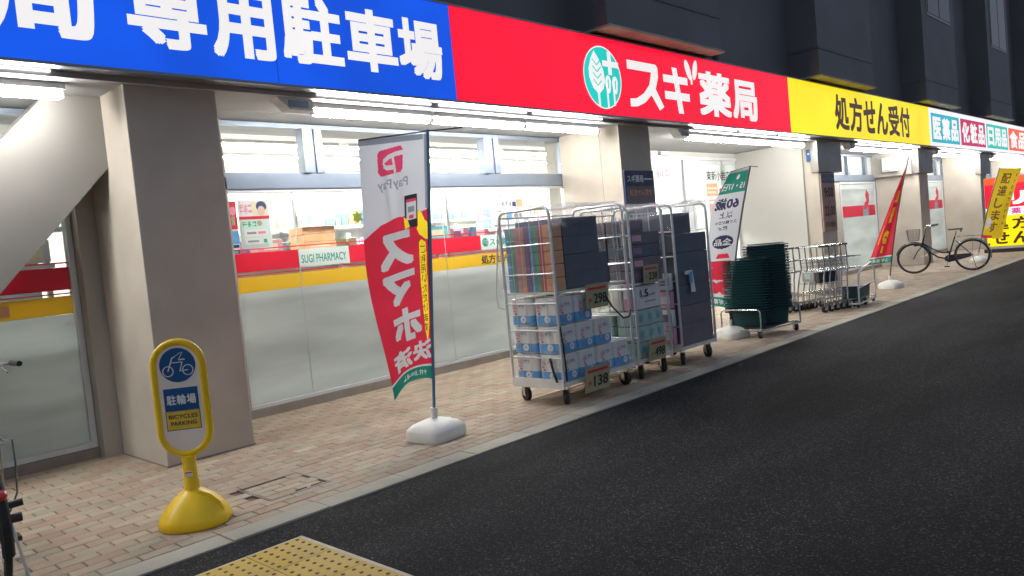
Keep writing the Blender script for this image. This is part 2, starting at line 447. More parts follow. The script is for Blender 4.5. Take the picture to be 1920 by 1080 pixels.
def disc2d(n=32, rx=.5, ry=.5, cx=.5, cy=.5):
    return ([(cx + rx * math.cos(2 * math.pi * k / n), cy + ry * math.sin(2 * math.pi * k / n)) for k in range(n)], [tuple(range(n))])
def poly2d(*p): return (list(p), [tuple(range(len(p)))])
def stroke2d(pts, t):
    """constant-width stroke along a polyline, as quads"""
    vs = []; fs = []
    for (ax, ay), (bx, by) in zip(pts, pts[1:]):
        dx, dy = bx - ax, by - ay; l = math.hypot(dx, dy) or 1; nx, ny = -dy / l * t / 2, dx / l * t / 2
        k = len(vs); vs += [(ax + nx, ay + ny), (ax - nx, ay - ny), (bx - nx, by - ny), (bx + nx, by + ny)]; fs.append((k, k + 1, k + 2, k + 3))
    return vs, fs
def marks2d(n, seed=1):
    """print too small to read: n cells of short crossing strokes"""
    rnd = random.Random(seed); vs = []; fs = []
    for k in range(n):
        a, b = k / n + .08 / n, (k + 1) / n - .08 / n
        for _ in range(4):
            if rnd.random() < .55: y = rnd.uniform(.05, .85); q = [(a, y), (b, y), (b, y + .11), (a, y + .11)]
            else: x = rnd.uniform(a, b - .12 / n); q = [(x, .02), (x + .13 / n, .02), (x + .13 / n, .98), (x, .98)]
            i = len(vs); vs += q; fs.append((i, i + 1, i + 2, i + 3))
    return vs, fs, 4
def rect2d(x0, y0, x1, y1): return poly2d((x0, y0), (x1, y0), (x1, y1), (x0, y1))

X_, Y_, Z_ = Vector((1, 0, 0)), Vector((0, 1, 0)), Vector((0, 0, 1))
# ================================================================== SETTING: ground
road = MB().box(-60, 140, -60, 3.965, -.25, -.012).build('asphalt_road', 'asphalt'); tag(road, 'dark speckled asphalt of the parking area', None, kind='structure')
pav = MB().box(-8, 60, 4.15, 7.3, -.2, -.014).build('pavement', 'sand_joint'); tag(pav, 'brick paved walk in front of the shop', None, kind='structure')
kerb = MB().box(-8, 60, 3.968, 4.148, -.2, -.010).build('kerb', 'sand_joint'); tag(kerb, 'flush pale concrete kerb along the asphalt', None, kind='structure')
# kerb stones, 0.6 m each
ks = MB().cbox(.004, .596, 0, .176, -.08, .002, .006)
kme = None; k = -3.0
while k < 45:
    if kme is None:
        o = ks.build('kerb_stone', 'kerb_concrete', kerb); kme = o.data
    else: o = link('kerb_stone', kme, kerb)
    o.location = (k, 3.970 + random.uniform(-.002, .002), random.uniform(-.002, .0015)); k += .6

def brick_geo(dx=0, dy=0, dz=0, L=.2, Wd=.1):
    a, e = .0022, .004
    x0, x1, y0, y1 = dx + a, dx + L - a, dy + a, dy + Wd - a
    return ([(x0, y0, dz - .03), (x1, y0, dz - .03), (x1, y1, dz - .03), (x0, y1, dz - .03),
             (x0, y0, dz - .004), (x1, y0, dz - .004), (x1, y1, dz - .004), (x0, y1, dz - .004),
             (x0 + e, y0 + e, dz), (x1 - e, y0 + e, dz), (x1 - e, y1 - e, dz), (x0 + e, y1 - e, dz)],
            [(0, 1, 5, 4), (1, 2, 6, 5), (2, 3, 7, 6), (3, 0, 4, 7), (4, 5, 9, 8), (5, 6, 10, 9), (6, 7, 11, 10), (7, 4, 8, 11), (8, 9, 10, 11)])
CX0, CX1, CY0, CY1 = 2.26, 2.70, 4.42, 4.86      # utility cover
def in_view(x, y):
    v = Vector((x, y, -1.42)); d = v.dot(_F)
    if d < .3: return None
    px, py = v.dot(_R) / d * 1450 + 960, 540 - v.dot(_U) / d * 1450
    return (px, py, d) if -30 < px < 1950 and py < 1110 else None
cells = []
for r in range(29):
    off = .1 if r % 2 else 0
    y = PAV_Y0 + r * .1
    for c in range(-10, 190):
        x = c * .2 + off
        if x + .2 > 35 or y > 6.99: continue
        cells.append((x, y))
def covered(x, y):     # under pillars or utility cover
    xm, ym = x + .1, y + .05
    return CX0 < xm < CX1 and CY0 < ym < CY1
cells = [c for c in cells if not covered(*c)]
vis = [(in_view(x + .1, y + .05), x, y) for x, y in cells]
near = sorted([(v[2], x, y) for v, x, y in vis if v], key=lambda t: t[0])[:300]
nset = {(x, y) for _, x, y in near}
bme = None
for d, x, y in near:
    if bme is None:
        vs, fs = brick_geo(); o = MB().add(vs, fs).build('paver_brick', 'paver', pav); bme = o.data
    else: o = link('paver_brick', bme, pav)
    o.location = (x, y, random.uniform(-.0015, .0015))
rest = MB()
for x, y in cells:
    if (x, y) in nset or x < -1: continue
    vs, fs = brick_geo(x, y, random.uniform(-.0015, .0015)); rest.add(vs, fs)
tag(rest.build('paver_field', 'paver', pav), None, None, kind='stuff')

# utility cover inlaid with pavers
uc = thing('utility_cover', 'square utility cover inlaid with paving bricks and framed in steel', 'manhole cover', (CX0, CY0, 0))
fr = MB(); w = CX1 - CX0; t = .014
fr.box(0, w, 0, t, -.03, .003).box(0, w, w - t, w, -.03, .003).box(0, t, t, w - t, -.03, .003).box(w - t, w, t, w - t, -.03, .003)
fr.box(t + .006, w - t - .006, t + .006, t + .012, -.03, .002).box(t + .006, t + .012, t + .012, w - t - .006, -.03, .002)
fr.build('frame', 'cover_steel', uc)
MB().box(t, w - t, t, w - t, -.05, -.012).build('tray', 'sand_joint', uc)
for r in range(4):
    for c in range(-1, 3):
        x0 = max(.03 + c * .2 + (.1 if r % 2 else 0), .03); x1 = min(.03 + (c + 1) * .2 + (.1 if r % 2 else 0), w - .03)
        if x1 - x0 < .04: continue
        vs, fs = brick_geo(x0, .03 + r * .095, -.001, x1 - x0, .095); MB().add(vs, fs).build('paver_brick', 'paver', uc)
for (x, y) in ((w * .55, .045), (w * .80, .045)):
    MB().box(x - .04, x + .04, y - .004, y + .004, -.01, .0035).build('lifting_slot', 'rubber', uc)

# yellow tactile plates on the asphalt by the kerb
tac = thing('tactile_paving', 'yellow studded tactile plate lying on the asphalt near the kerb', 'tactile paving', (2.02, 3.68, -.008))
tme = None
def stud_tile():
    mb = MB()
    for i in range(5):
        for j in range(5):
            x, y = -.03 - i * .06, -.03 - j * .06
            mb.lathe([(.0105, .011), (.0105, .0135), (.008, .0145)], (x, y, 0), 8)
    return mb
for i in range(4):
    for j in range(5):
        if tme is None:
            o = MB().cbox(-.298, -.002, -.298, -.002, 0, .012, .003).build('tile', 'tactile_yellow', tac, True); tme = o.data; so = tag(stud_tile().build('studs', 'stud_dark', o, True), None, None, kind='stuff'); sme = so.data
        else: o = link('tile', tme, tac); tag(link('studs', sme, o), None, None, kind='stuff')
        o.location = (-i * .3, -j * .3, 0)
MB().box(.001, .022, -1.5, 0, -.002, .010).build('edge_strip', 'tactile_edge', tac)
MB().box(-1.2, .022, .001, .012, -.002, .010).build('edge_strip', 'tactile_edge', tac)

# ================================================================== SETTING: the building
SOF, GL, CF = 2.885, 7.05, 5.98
BLD = thing('pharmacy_building', 'long pharmacy building with beige pillars, glazed shopfront and dark upper storeys', 'building')
def part(name, m, mb, parent=BLD, smooth=False): return mb.build(name, m, parent, smooth)
pillars = [(2.27, 2.98), (8.46, 9.18), (14.87, 15.58), (21.03, 21.75), (27.05, 27.77), (33.3, 34.0), (-3.95, -3.24)]
for i, (a, b) in enumerate(pillars):
    part('pillar', 'pillar_stone', MB().cbox(a, b, CF, 6.88 if i == 0 else 7.0, -.05, SOF + .02, .008))
    part('pillar_foot', 'plinth', MB().box(a - .004, b + .004, CF - .004, 6.9, -.02, .012))
for a, b in pillars[2:6]:
    part('pillar_cap', 'cap_steel', MB().box(a - .06, b + .4, CF - .03, 6.1, 2.29, SOF + .01))
    if 20 < a < 22: part('cap_side', 'render_beige', MB().box(a - .12, b + .1, 6.102, 7.2, 2.29, SOF + .012))
# panel joint on the second pillar's flank
part('panel_joint', 'plinth', MB().box(8.4585, 8.462, 6.30, 6.306, 0, SOF))
# diagonal brace at the first pillar
part('brace', 'brace_paint', MB().prism([(2.27, 2.335), (2.29, 2.335), (2.29, SOF), (1.90, SOF), (.3, 1.17), (.3, .18)][::-1], 'y', 6.45, 6.86))
# wall pier behind the first pillar
part('wall_pier', 'render_beige', MB().box(2.13, 2.29, 6.89, 7.25, 0, SOF))
part('wall_pier', 'render_beige', MB().box(2.292, 3.5, 7.0, 7.25, 0, SOF))
# soffit and its front beam
part('soffit', 'soffit', MB().box(-8, 60, 5.93, 7.75, SOF, SOF + .1))
part('soffit_joint', 'plinth', MB().box(-8, 60, 6.60, 6.606, SOF - .002, SOF + .05))
# upper wall
part('upper_wall', 'upper_tile', MB().box(-8, 70, 6.05, 6.5, SOF + .1, 16))
for k in range(-2, 9):
    x = 7.75 + 6.3 * k
    part('bay', 'bay_tile', MB().box(x, x + 2.75, 5.5, 6.05, 3.956, 15.5))
    part('bay_band', 'upper_tile', MB().box(x - .01, x + 2.76, 5.49, 6.05, 4.42, 4.47))
    part('bay_sill', 'kerb_concrete', MB().box(x - .02, x + 2.77, 5.45, 6.05, 3.925, 3.955))
    part('drain_pipe', 'bay_tile', MB().tube([(x + 3.55, 6.0, 3.9), (x + 3.55, 6.0, 15)], .05, 8), smooth=True)
    wn = part('window', 'cap_steel', MB().box(x + .4, x + 2.35, 5.485, 5.5, 6.0, 8.0))
    MB().box(x + .46, x + 1.35, 5.475, 5.485, 6.06, 7.94).build('glass', 'dark_glass', wn)
    MB().box(x + 1.41, x + 2.29, 5.475, 5.485, 6.06, 7.94).build('glass', 'dark_glass', wn)

# ---- shop room
part('shop_floor', 'shop_floor', MB().box(-6, 34, 7.12, 14, -.1, .01))
part('shop_ceiling', 'shop_white', MB().box(-6, 34, 7.16, 14, 3.02, 3.1))
part('shop_back_wall', 'shop_white', MB().box(-6, 34, 13.5, 13.7, .01, 3.02))
part('shop_partition', 'shop_white', MB().box(2.95, 3.05, 7.3, 13.5, .01, 3.02))
part('shop_partition', 'shop_white', MB().box(15.02, 15.12, 7.72, 13.5, .01, 3.02))
part('head_wall', 'soffit', MB().box(-6, 9.3, 7.12, 7.16, 2.86, 3.02))
part('store_screen', 'store_dim', MB().box(-2, 2.1, 7.95, 8.0, .01, 1.75))

# ---- windows in the shopfront
def logo_tree(parent, c, s, m_disc, m_ink, n, ux=X_, uy=Z_):
    """round emblem: leaf tree, two small trees and a cross"""
    o = Vector(c) - ux * s / 2 - uy * s / 2
    put2d(MB(), disc2d(40), o, ux, uy, s, s).build('emblem_disc', m_disc, parent)
    o2 = o + n * .003
    mb = MB()
    put2d(mb, stroke2d([(.36, .03), (.36, .42)], .055), o2, ux, uy, s, s)
    put2d(mb, stroke2d([(.60, .01), (.60, .42)], .045), o2, ux, uy, s, s)
    put2d(mb, stroke2d([(.78, .06), (.78, .40)], .045), o2, ux, uy, s, s)
    leaf = [(.31, .92), (.42, .80), (.53, .62), (.55, .45), (.50, .32), (.36, .22), (.22, .32), (.14, .48), (.14, .62), (.21, .78)]
    put2d(mb, poly2d(*leaf), o2, ux, uy, s, s)
    for cx in (.64, .83):
        put2d(mb, ([(cx + .085 * math.cos(a * math.pi / 8) * (1 if math.sin(a * math.pi / 8) > 0 else .75), .40 + .15 * math.sin(a * math.pi / 8)) for a in range(16)], [tuple(range(16))]), o2, ux, uy, s, s)
    put2d(mb, rect2d(.52, .69, .96, .785), o2, ux, uy, s, s)
    put2d(mb, rect2d(.665, .56, .765, .69), o2, ux, uy, s, s); put2d(mb, rect2d(.665, .785, .765, .94), o2, ux, uy, s, s)
    mb.build('emblem_tree', m_ink, parent)
    vein = MB()
    for k in range(4):
        y = .36 + k * .11
        put2d(vein, stroke2d([(.35, y), (.24, y + .09)], .022), o + n * .006, ux, uy, s, s)
        put2d(vein, stroke2d([(.35, y), (.46, y + .09)], .022), o + n * .006, ux, uy, s, s)
    for cx in (.62, .82): put2d(vein, stroke2d([(cx, .33), (cx + .015, .48)], .03), o + n * .006, ux, uy, s, s)
    vein.build('emblem_vein', m_disc, parent)

def frame_mb(x0, x1, z0, z1, t=.05, y0=GL - .03, y1=GL + .06):
    return MB().box(x0, x1, y0, y1, z0, z0 + t).box(x0, x1, y0, y1, z1 - t, z1).box(x0, x0 + t, y0, y1, z0 + t, z1 - t).box(x1 - t, x1, y0, y1, z0 + t, z1 - t)

def film_band(win, x0, x1, segs, zr=(1.415, 1.60), zy=(1.215, 1.365), y=GL - .002):
    """red and yellow stripes and frosted film stuck on the panes; segs = white gaps in the red stripe"""
    def sheet(name, m, a, b, z0, z1, dy=0.0): MB().box(a, b, y - .0015 - dy, y - dy, z0, z1).build(name, m, win)
    cur = x0
    for a, b in segs:
        if a > cur: sheet('red_stripe', 'film_red', cur, a, *zr)
        sheet('white_stripe', 'film_white', a, b, *zr); cur = b
    if cur < x1: sheet('red_stripe', 'film_red', cur, x1, *zr)
    sheet('red_line', 'film_red', x0, x1, zr[1] + .03, zr[1] + .042)
    sheet('red_line', 'film_red', x0, x1, zr[0] - .035, zr[0] - .025)
    sheet('yellow_stripe', 'film_yellow', x0, x1, *zy)
    sheet('frosted_film', 'film_frost', x0, x1, .12, zy[0] - .002)

# bay between first and second pillar
w2 = part('window', 'alu_light', frame_mb(3.40, 8.56, .085, 2.215, .03))
tr = part('transom_window', 'alu', frame_mb(3.40, 8.56, 2.33, 2.875, .045))
part('transom_beam', 'alu', MB().box(3.40, 8.56, GL - .05, GL + .07, 2.217, 2.328))
part('sill', 'plinth', MB().box(3.38, 8.58, GL - .06, GL + .08, -.02, .083))
part('jamb', 'render_beige', MB().box(8.562, 8.7, GL - .04, GL + .3, 0, SOF))
for a, b in ((4.36, 4.60), (6.96, 7.24)):
    MB().box(a, a + .09, GL - .07, GL + .06, 2.377, 2.828).build('mullion', 'alu', tr)
    MB().box(b - .09, b, GL - .05, GL + .06, 2.377, 2.828).build('mullion', 'alu', tr)
    MB().box(a + .092, b - .092, GL - .03, GL + .03, 2.377, 2.828).build('mullion_core', 'alu', tr)
for a, b in ((3.447, 4.355), (4.605, 6.955), (7.245, 8.512)):
    MB().box(a, b, GL, GL + .006, 2.378, 2.827).build('pane', 'pane', tr)
for a, b in ((3.432, 4.205), (4.213, 6.195), (6.203, 8.528)):
    MB().box(a, b, GL, GL + .008, .117, 2.183).build('pane', 'pane', w2)
for x in (4.209, 6.199): MB().box(x - .004, x + .004, GL - .006, GL + .01, .117, 2.183).build('pane_joint', 'film_white', w2)
film_band(w2, 3.44, 8.52, [(4.21, 4.82), (6.80, 7.42)])
yl = GL - .0065
letters('lettering', 'SUGI PHARMACY', (4.235, yl, 1.455), X_, Z_, .545, .085, 'film_green_ink', w2, .012)
logo_tree(w2, (6.88, yl, 1.508), .11, 'film_green_ink', 'film_white', -Y_)
letters('lettering', 'スギ薬局', (6.955, yl, 1.46), X_, Z_, .44, .095, 'film_green_ink', w2, .02)
letters('lettering', '処方せん受付', (6.78, yl, 1.235), X_, Z_, .78, .115, 'ink_black', w2, .02)

# leftmost bay, behind the brace
w1 = part('window', 'alu_light', frame_mb(-3.2, 2.125, .085, 2.215, .045))
tr1 = part('transom_window', 'alu', frame_mb(-3.2, 2.125, 2.33, 2.875, .045))
part('transom_beam', 'alu', MB().box(-3.2, 2.125, GL - .05, GL + .07, 2.217, 2.328))
part('sill', 'plinth', MB().box(-3.2, 2.125, GL - .06, GL + .08, -.02, .083))
MB().box(-3.15, 2.078, GL, GL + .008, .132, 2.168).build('pane', 'pane', w1)
MB().box(-3.15, 2.078, GL, GL + .006, 2.378, 2.827).build('pane', 'pane', tr1)
film_band(w1, -3.15, 2.075, [(-.6, 0)])
MB().box(1.55, 1.62, GL - .0075, GL - .0065, 1.24, 1.33).build('sticker', 'box_orange', w1)

# bay between third and fourth pillar and the next ones
for n, (a, b) in enumerate(((15.6, 21.02), (21.77, 27.04), (27.79, 33.28))):
    m0 = b - 2.35
    part('wall_panel', 'render_beige', MB().box(a, m0 - .002, GL - .02, GL + .2, -.02, 2.3))
    wv = part('window', 'alu_light', frame_mb(m0, b, .085, 2.215, .05))
    part('transom_beam', 'alu', MB().box(a, b, GL - .05, GL + .07, 2.217, 2.328))
    trn = part('transom_window', 'alu', frame_mb(a, b, 2.33, 2.875, .05))
    part('sill', 'plinth', MB().box(m0, b, GL - .06, GL + .08, -.02, .083))
    MB().box(m0 + .052, b - .052, GL, GL + .008, .137, 2.163).build('pane', 'pane', wv)
    for q in (b - 1.9, b - .75): MB().box(q, q + .14, GL - .07, GL + .06, 2.382, 2.823).build('mullion', 'alu', trn)
    MB().box(a + .052, b - .052, GL + .002, GL + .008, 2.382, 2.823).build('pane', 'film_white', trn)
    y = GL - .002
    MB().box(m0 + .055, b - .055, y - .0015, y, 2.03, 2.16).build('white_stripe', 'film_white', wv)
    MB().box(m0 + .055, m0 + 1.45, y - .0015, y, 1.36, 1.62).build('red_stripe', 'film_red', wv)
    MB().box(m0 + 1.85, b - .055, y - .0015, y, 1.36, 1.62).build('red_stripe', 'film_red', wv)
    put2d(MB(), poly2d((0, 0), (.5, 0), (.95, .35), (1, .75), (.6, 1), (.35, .7), (.55, .45), (.15, .3)), (m0 + 1.5, y - .003, 1.52), X_, Z_, .42, .5).build('window_mark', 'film_red', wv)
    MB().box(m0 + .055, b - .055, y - .0015, y, .14, 1.355).build('frosted_film', 'film_frost', wv)
    MB().box(m0 + .055, b - .055, y - .0015, y, 1.625, 2.025).build('frosted_film', 'film_frost', wv)

# entrance recess between second and third pillar
part('recess_wall', 'panel_white', MB().box(14.84, 14.868, 6.26, 7.9, 0, SOF + .03))
part('recess_trim', 'plinth', MB().box(14.832, 14.84, 6.245, 6.262, 0, SOF + .03))
part('recess_wall', 'panel_white', MB().box(9.2, 9.23, 6.95, 7.9, 0, SOF + .03))
part('bulkhead', 'panel_white', MB().box(9.23, 14.84, 7.66, 7.76, 2.74, SOF + .3))
part('bulkhead_rail', 'alu_light', MB().box(9.23, 14.84, 7.63, 7.66, 2.735, 2.79))
part('door_sensor', 'alu_light', MB().cbox(12.0, 12.32, 7.60, 7.66, 2.80, 2.87, .008))
for a, b in ((9.24, 11.05), (11.07, 12.75), (13.10, 14.25), (14.27, 14.83)):
    dr = part('door', 'alu_light', frame_mb(a, b, .02, 2.735, .07, 7.66, 7.73))
    MB().box(a + .072, b - .072, 7.69, 7.70, .092, 2.663).build('pane', 'pane', dr)
part('door_post', 'alu_light', MB().box(12.76, 13.09, 7.62, 7.76, .0, 2.735))
dtext = part('store_name_film', 'film_white', MB().box(13.18, 14.75, 7.655, 7.658, 1.35, 2.66))
letters('lettering', '東新小岩店', (13.62, 7.65, 2.34), X_, Z_, .93, .19, 'ink_black', dtext, .015)
dt2 = part('door_film', 'film_white', MB().box(11.15, 12.66, 7.655, 7.658, 2.05, 2.65))
put2d(MB(), marks2d(3, 5), (11.8, 7.65, 2.40), X_, Z_, .5, .15).build('print', 'ink_pink', dt2)

# ================================================================== fascia signboards (lightboxes)
FY, FZ0, FZ1 = 5.70, 2.925, 3.865
def signboard(name, label, x0, x1, face, joints):
    t = thing(name, label, 'sign', (x0, FY, FZ0))
    w, h = x1 - x0, FZ1 - FZ0
    MB().box(0.001, w - .001, .014, .225, 0, h).build('case', 'sign_case', t)
    MB().box(0.001, w - .001, -.012, .012, -.022, -.001).build('lower_rail', 'alu', t)
    MB().box(0.001, w - .001, -.012, .012, h + .001, h + .018).build('upper_rail', 'sign_case', t)
    cuts = [0] + [j - x0 for j in joints] + [w]
    for a, b in zip(cuts, cuts[1:]):
        MB().box(a + .006, b - .006, 0, .012, 0, h).build('face_panel', face, t)
    return t
def sign_char(t, ch, x0, x1, z0, z1, m, bold=.045, em=False):
    o = t.location
    return letters('character', ch, (x0 - o.x, -.004, z0 - o.z), X_, Z_, x1 - x0, z1 - z0, m, t, bold, em, res=4)
sb = signboard('fascia_signboard', 'blue lit fascia sign with white parking lettering, leftmost of the row', -6.0, 5.37, 'sign_blue', [-2.5, .2, 3.40])
for ch, a, b, z0, z1 in (('薬', .60, 1.28, 3.10, 3.70), ('局', 1.36, 2.04, 3.09, 3.70), ('専', 2.25, 2.83, 3.10, 3.68), ('用', 2.87, 3.40, 3.09, 3.66), ('駐', 3.47, 4.06, 3.11, 3.68), ('車', 4.10, 4.66, 3.11, 3.67), ('場', 4.68, 5.22, 3.10, 3.66)):
    sign_char(sb, ch, a, b, z0, z1, 'sign_letter_white', .032)
sr = signboard('fascia_signboard', 'long red lit fascia sign with green tree emblem and white pharmacy name', 5.37, 13.15, 'sign_red', [9.185])
logo_tree(sr, (7.83 - 5.37, -.004, 3.375 - FZ0), .75, 'sign_teal', 'sign_letter_white', -Y_)
ring = MB()
put2d(ring, stroke2d([(.5 + .5 * math.cos(a * math.pi / 24), .5 + .5 * math.sin(a * math.pi / 24)) for a in range(49)], .02), (7.83 - .375 - 5.37, -.0095, 3.375 - .375 - FZ0), X_, Z_, .75, .75)
ring.build('emblem_ring', 'sign_letter_white', sr)
su = MB()      # heavy square-cut katakana drawn as strokes
put2d(su, poly2d((0, .99), (.82, .99), (.88, .93), (.88, .72), (.78, .45), (1.0, .07), (.86, -.02), (.64, .30), (.44, .12), (.22, .02), (.02, 0), (.02, .17), (.20, .19), (.42, .32), (.60, .52), (.68, .80), (.0, .80)), (8.37 - 5.37, -.004, 3.06 - FZ0), X_, Z_, .80, .60)
su.build('character', 'sign_letter_white', sr)
ki = MB(); ko = (9.20 - 5.37, -.004, 3.05 - FZ0)
put2d(ki, poly2d((.30, 1.02), (.46, 1.02), (.60, -.02), (.43, -.02)), ko, X_, Z_, .78, .60)
put2d(ki, rect2d(.0, .66, .348, .83), ko, X_, Z_, .78, .60); put2d(ki, rect2d(.486, .66, .80, .83), ko, X_, Z_, .78, .60)
put2d(ki, rect2d(.02, .28, .392, .46), ko, X_, Z_, .78, .60); put2d(ki, rect2d(.535, .28, .84, .46), ko, X_, Z_, .78, .60)
ki.build('character', 'sign_letter_white', sr)
for (cx, cz, rx, a) in ((9.86, 3.665, .065, .42), (10.05, 3.68, .06, -.32)):
    put2d(MB(), ([(rx * math.cos(k * math.pi / 10) * math.cos(a) - .15 * math.sin(k * math.pi / 10) * math.sin(a), rx * math.cos(k * math.pi / 10) * math.sin(a) + .15 * math.sin(k * math.pi / 10) * math.cos(a)) for k in range(20)], [tuple(range(20))]), (cx - 5.37, -.0045, cz - FZ0), X_, Z_, 1, 1).build('leaf', 'sign_letter_white', sr)
put2d(MB(), stroke2d([(0, 0), (.0, .12)], .05), (9.94 - 5.37, -.0035, 3.47 - FZ0), X_, Z_, 1, 1).build('leaf_stem', 'sign_letter_white', sr)
sign_char(sr, '薬', 10.12, 11.06, 3.05, 3.70, 'sign_letter_white', .032)
sign_char(sr, '局', 11.11, 11.93, 3.04, 3.66, 'sign_letter_white', .034)
sy = signboard('fascia_signboard', 'yellow lit fascia sign with brown prescription lettering', 13.15, 21.15, 'sign_yellow', [15.03])
for i, ch in enumerate('処方せん受付'):
    sign_char(sy, ch, 15.15 + i * .755, 15.15 + i * .755 + .70, 3.06, 3.74, 'sign_brown', .03)
sw = signboard('fascia_signboard', 'white lit fascia sign carrying four coloured product category squares', 21.15, 36.5, 'sign_white', [27.1])
for word, m, a, b in (('医薬品', 'sign_cyan', 21.3, 23.82), ('化粧品', 'sign_crimson', 23.98, 26.64), ('日用品', 'sign_jade', 26.82, 29.55), ('食品', 'sign_orange', 29.72, 32.4)):
    MB().box(a - 21.15, b - 21.15, -.006, -.001, 3.02 - FZ0, 3.745 - FZ0).build('colour_square', m, sw)
    n = len(word); cw = (b - a - .12) / n
    for i, ch in enumerate(word):
        letters('character', ch, (a + .06 + i * cw + .06 - 21.15, -.010, 3.10 - FZ0), X_, Z_, cw - .12, .56, 'sign_letter_white', sw, .04)

# ================================================================== soffit lamps
lamp0 = None
ordn = ('first', 'second', 'third', 'fourth')
bays = [('under the blue sign left of the first pillar', [-2.31, -.89, .53]), ('between the braced pillar and the second pillar', [3.95, 5.37, 6.79]),
        ('over the shop entrance recess', [10.34, 11.76, 13.18]), ('under the yellow sign past the opening hours board', [16.95, 18.37, 19.79]),
        ('under the white category sign', [22.9, 24.32, 25.74]), ('near the far end of the white category sign', [29.0, 30.42, 31.84])]
for where, xs in bays:
    for i, x in enumerate(xs):
        lab = ('bright %s tube light %s' % (ordn[i], where))
        if lamp0 is None:
            lamp0 = thing('soffit_lamp', lab, 'tube light', (x, 6.1, SOF), 0, 'tube lights along the soffit')
            MB().prism([(-.03, -.001), (.03, -.001), (.040, -.050), (-.040, -.050)], 'x', 0, 1.38).build('housing', 'lamp_housing', lamp0)
            MB().tube([(.012, 0, -.082), (1.338, 0, -.082)], .040, 12).build('tube', 'tube_glow', lamp0, True)
            MB().box(-.02, .010, -.03, .03, -.11, -.059).build('end_cap', 'lamp_housing', lamp0)
            MB().box(1.342, 1.372, -.03, .03, -.11, -.059).build('end_cap', 'lamp_housing', lamp0)
            MB().tube([(-.06, -.185, .034), (1.25, -.185, .034)], .011, 8).build('slim_tube', 'slim_glow', lamp0, True)
        else:
            o = copy_tree(lamp0); o.location.x = x; o['label'] = lab
    if xs[0] > 0:
        bx = thing('cable_box', 'grey cable box left of the lights %s' % where, 'junction box', (xs[0] - .42, 6.0, SOF))
        MB().prism([(0, -.001), (.34, -.001), (.34, -.10), (.12, -.10)], 'y', -.02, .12).build('case', 'lamp_housing', bx)
        MB().box(.1, .3, -.0235, -.021, -.08, -.02).build('lid', 'alu', bx)
# ================================================================== notices on pillars and walls
b2 = thing('pillar_board', 'navy pharmacy notice board mounted on the second pillar', 'notice board', (8.47, CF - .03, 1.40))
MB().cbox(0, .69, 0, .026, 0, .88, .006).build('panel', 'board_navy', b2)
letters('lettering', 'スギ薬局', (.05, -.003, .72), X_, Z_, .38, .10, 'ink_white', b2, .02)
MB().box(.45, .64, -.003, -.001, .755, .775).build('lettering_line', 'ink_white', b2)
MB().cbox(.03, .66, -.006, -.001, .03, .67, .002).build('plate', 'carton_plum', b2)
letters('lettering', '処方せん受付', (.08, -.0085, .54), X_, Z_, .53, .09, 'box_orange', b2, .02)
put2d(MB(), marks2d(5, 3), (.1, -.0085, .36), X_, Z_, .45, .06).build('print', 'ink_grey', b2)
b3 = thing('pillar_board', 'brown opening hours board with dark figures on the third pillar', 'notice board', (14.89, CF - .03, 1.14))
MB().cbox(0, .66, 0, .026, 0, 1.13, .006).build('panel', 'board_brown', b3)
MB().cbox(.02, .64, -.005, -.001, .93, 1.11, .002).build('plate', 'board_navy', b3)
put2d(MB(), marks2d(6, 4), (.07, -.0075, .99), X_, Z_, .52, .06).build('print', 'ink_grey', b3)
letters('lettering', '9:00', (.12, -.003, .66), X_, Z_, .42, .19, 'ink_black', b3, .02)
letters('lettering', '22:00', (.08, -.003, .30), X_, Z_, .50, .19, 'ink_black', b3, .02)
letters('lettering', '年中無休', (.08, -.003, .07), X_, Z_, .50, .12, 'ink_black', b3, .015)
for zz in (.55, .58): MB().box(.32, .34, -.003, -.001, zz, zz + .015).build('lettering_dot', 'ink_black', b3)
al = thing('alarm_lamp', 'small dark blue wall lamp beside the white recess wall', 'alarm', (14.868, 6.12, 2.50))
MB().cbox(-.06, -.001, -.055, .055, 0, .24, .02).build('body', 'lens_blue', al, True)
MB().lathe([(.018, 0), (.018, .01)], (0, 0, 0), 12).build('lens', 'ink_white', al, True, Matrix.Translation((-.062, 0, .15)) @ Matrix.Rotation(-math.pi / 2, 4, 'Y'))
eb = thing('wall_box', 'white plastic emergency light box on the beige beam above the red flag', 'emergency light', (20.91, 6.58, 2.40))
MB().cbox(-.09, -.001, -.19, .19, 0, .36, .03).build('case', 'ink_white', eb, True)
MB().box(-.094, -.091, -.15, .15, .03, .05).build('vent', 'ink_grey', eb)
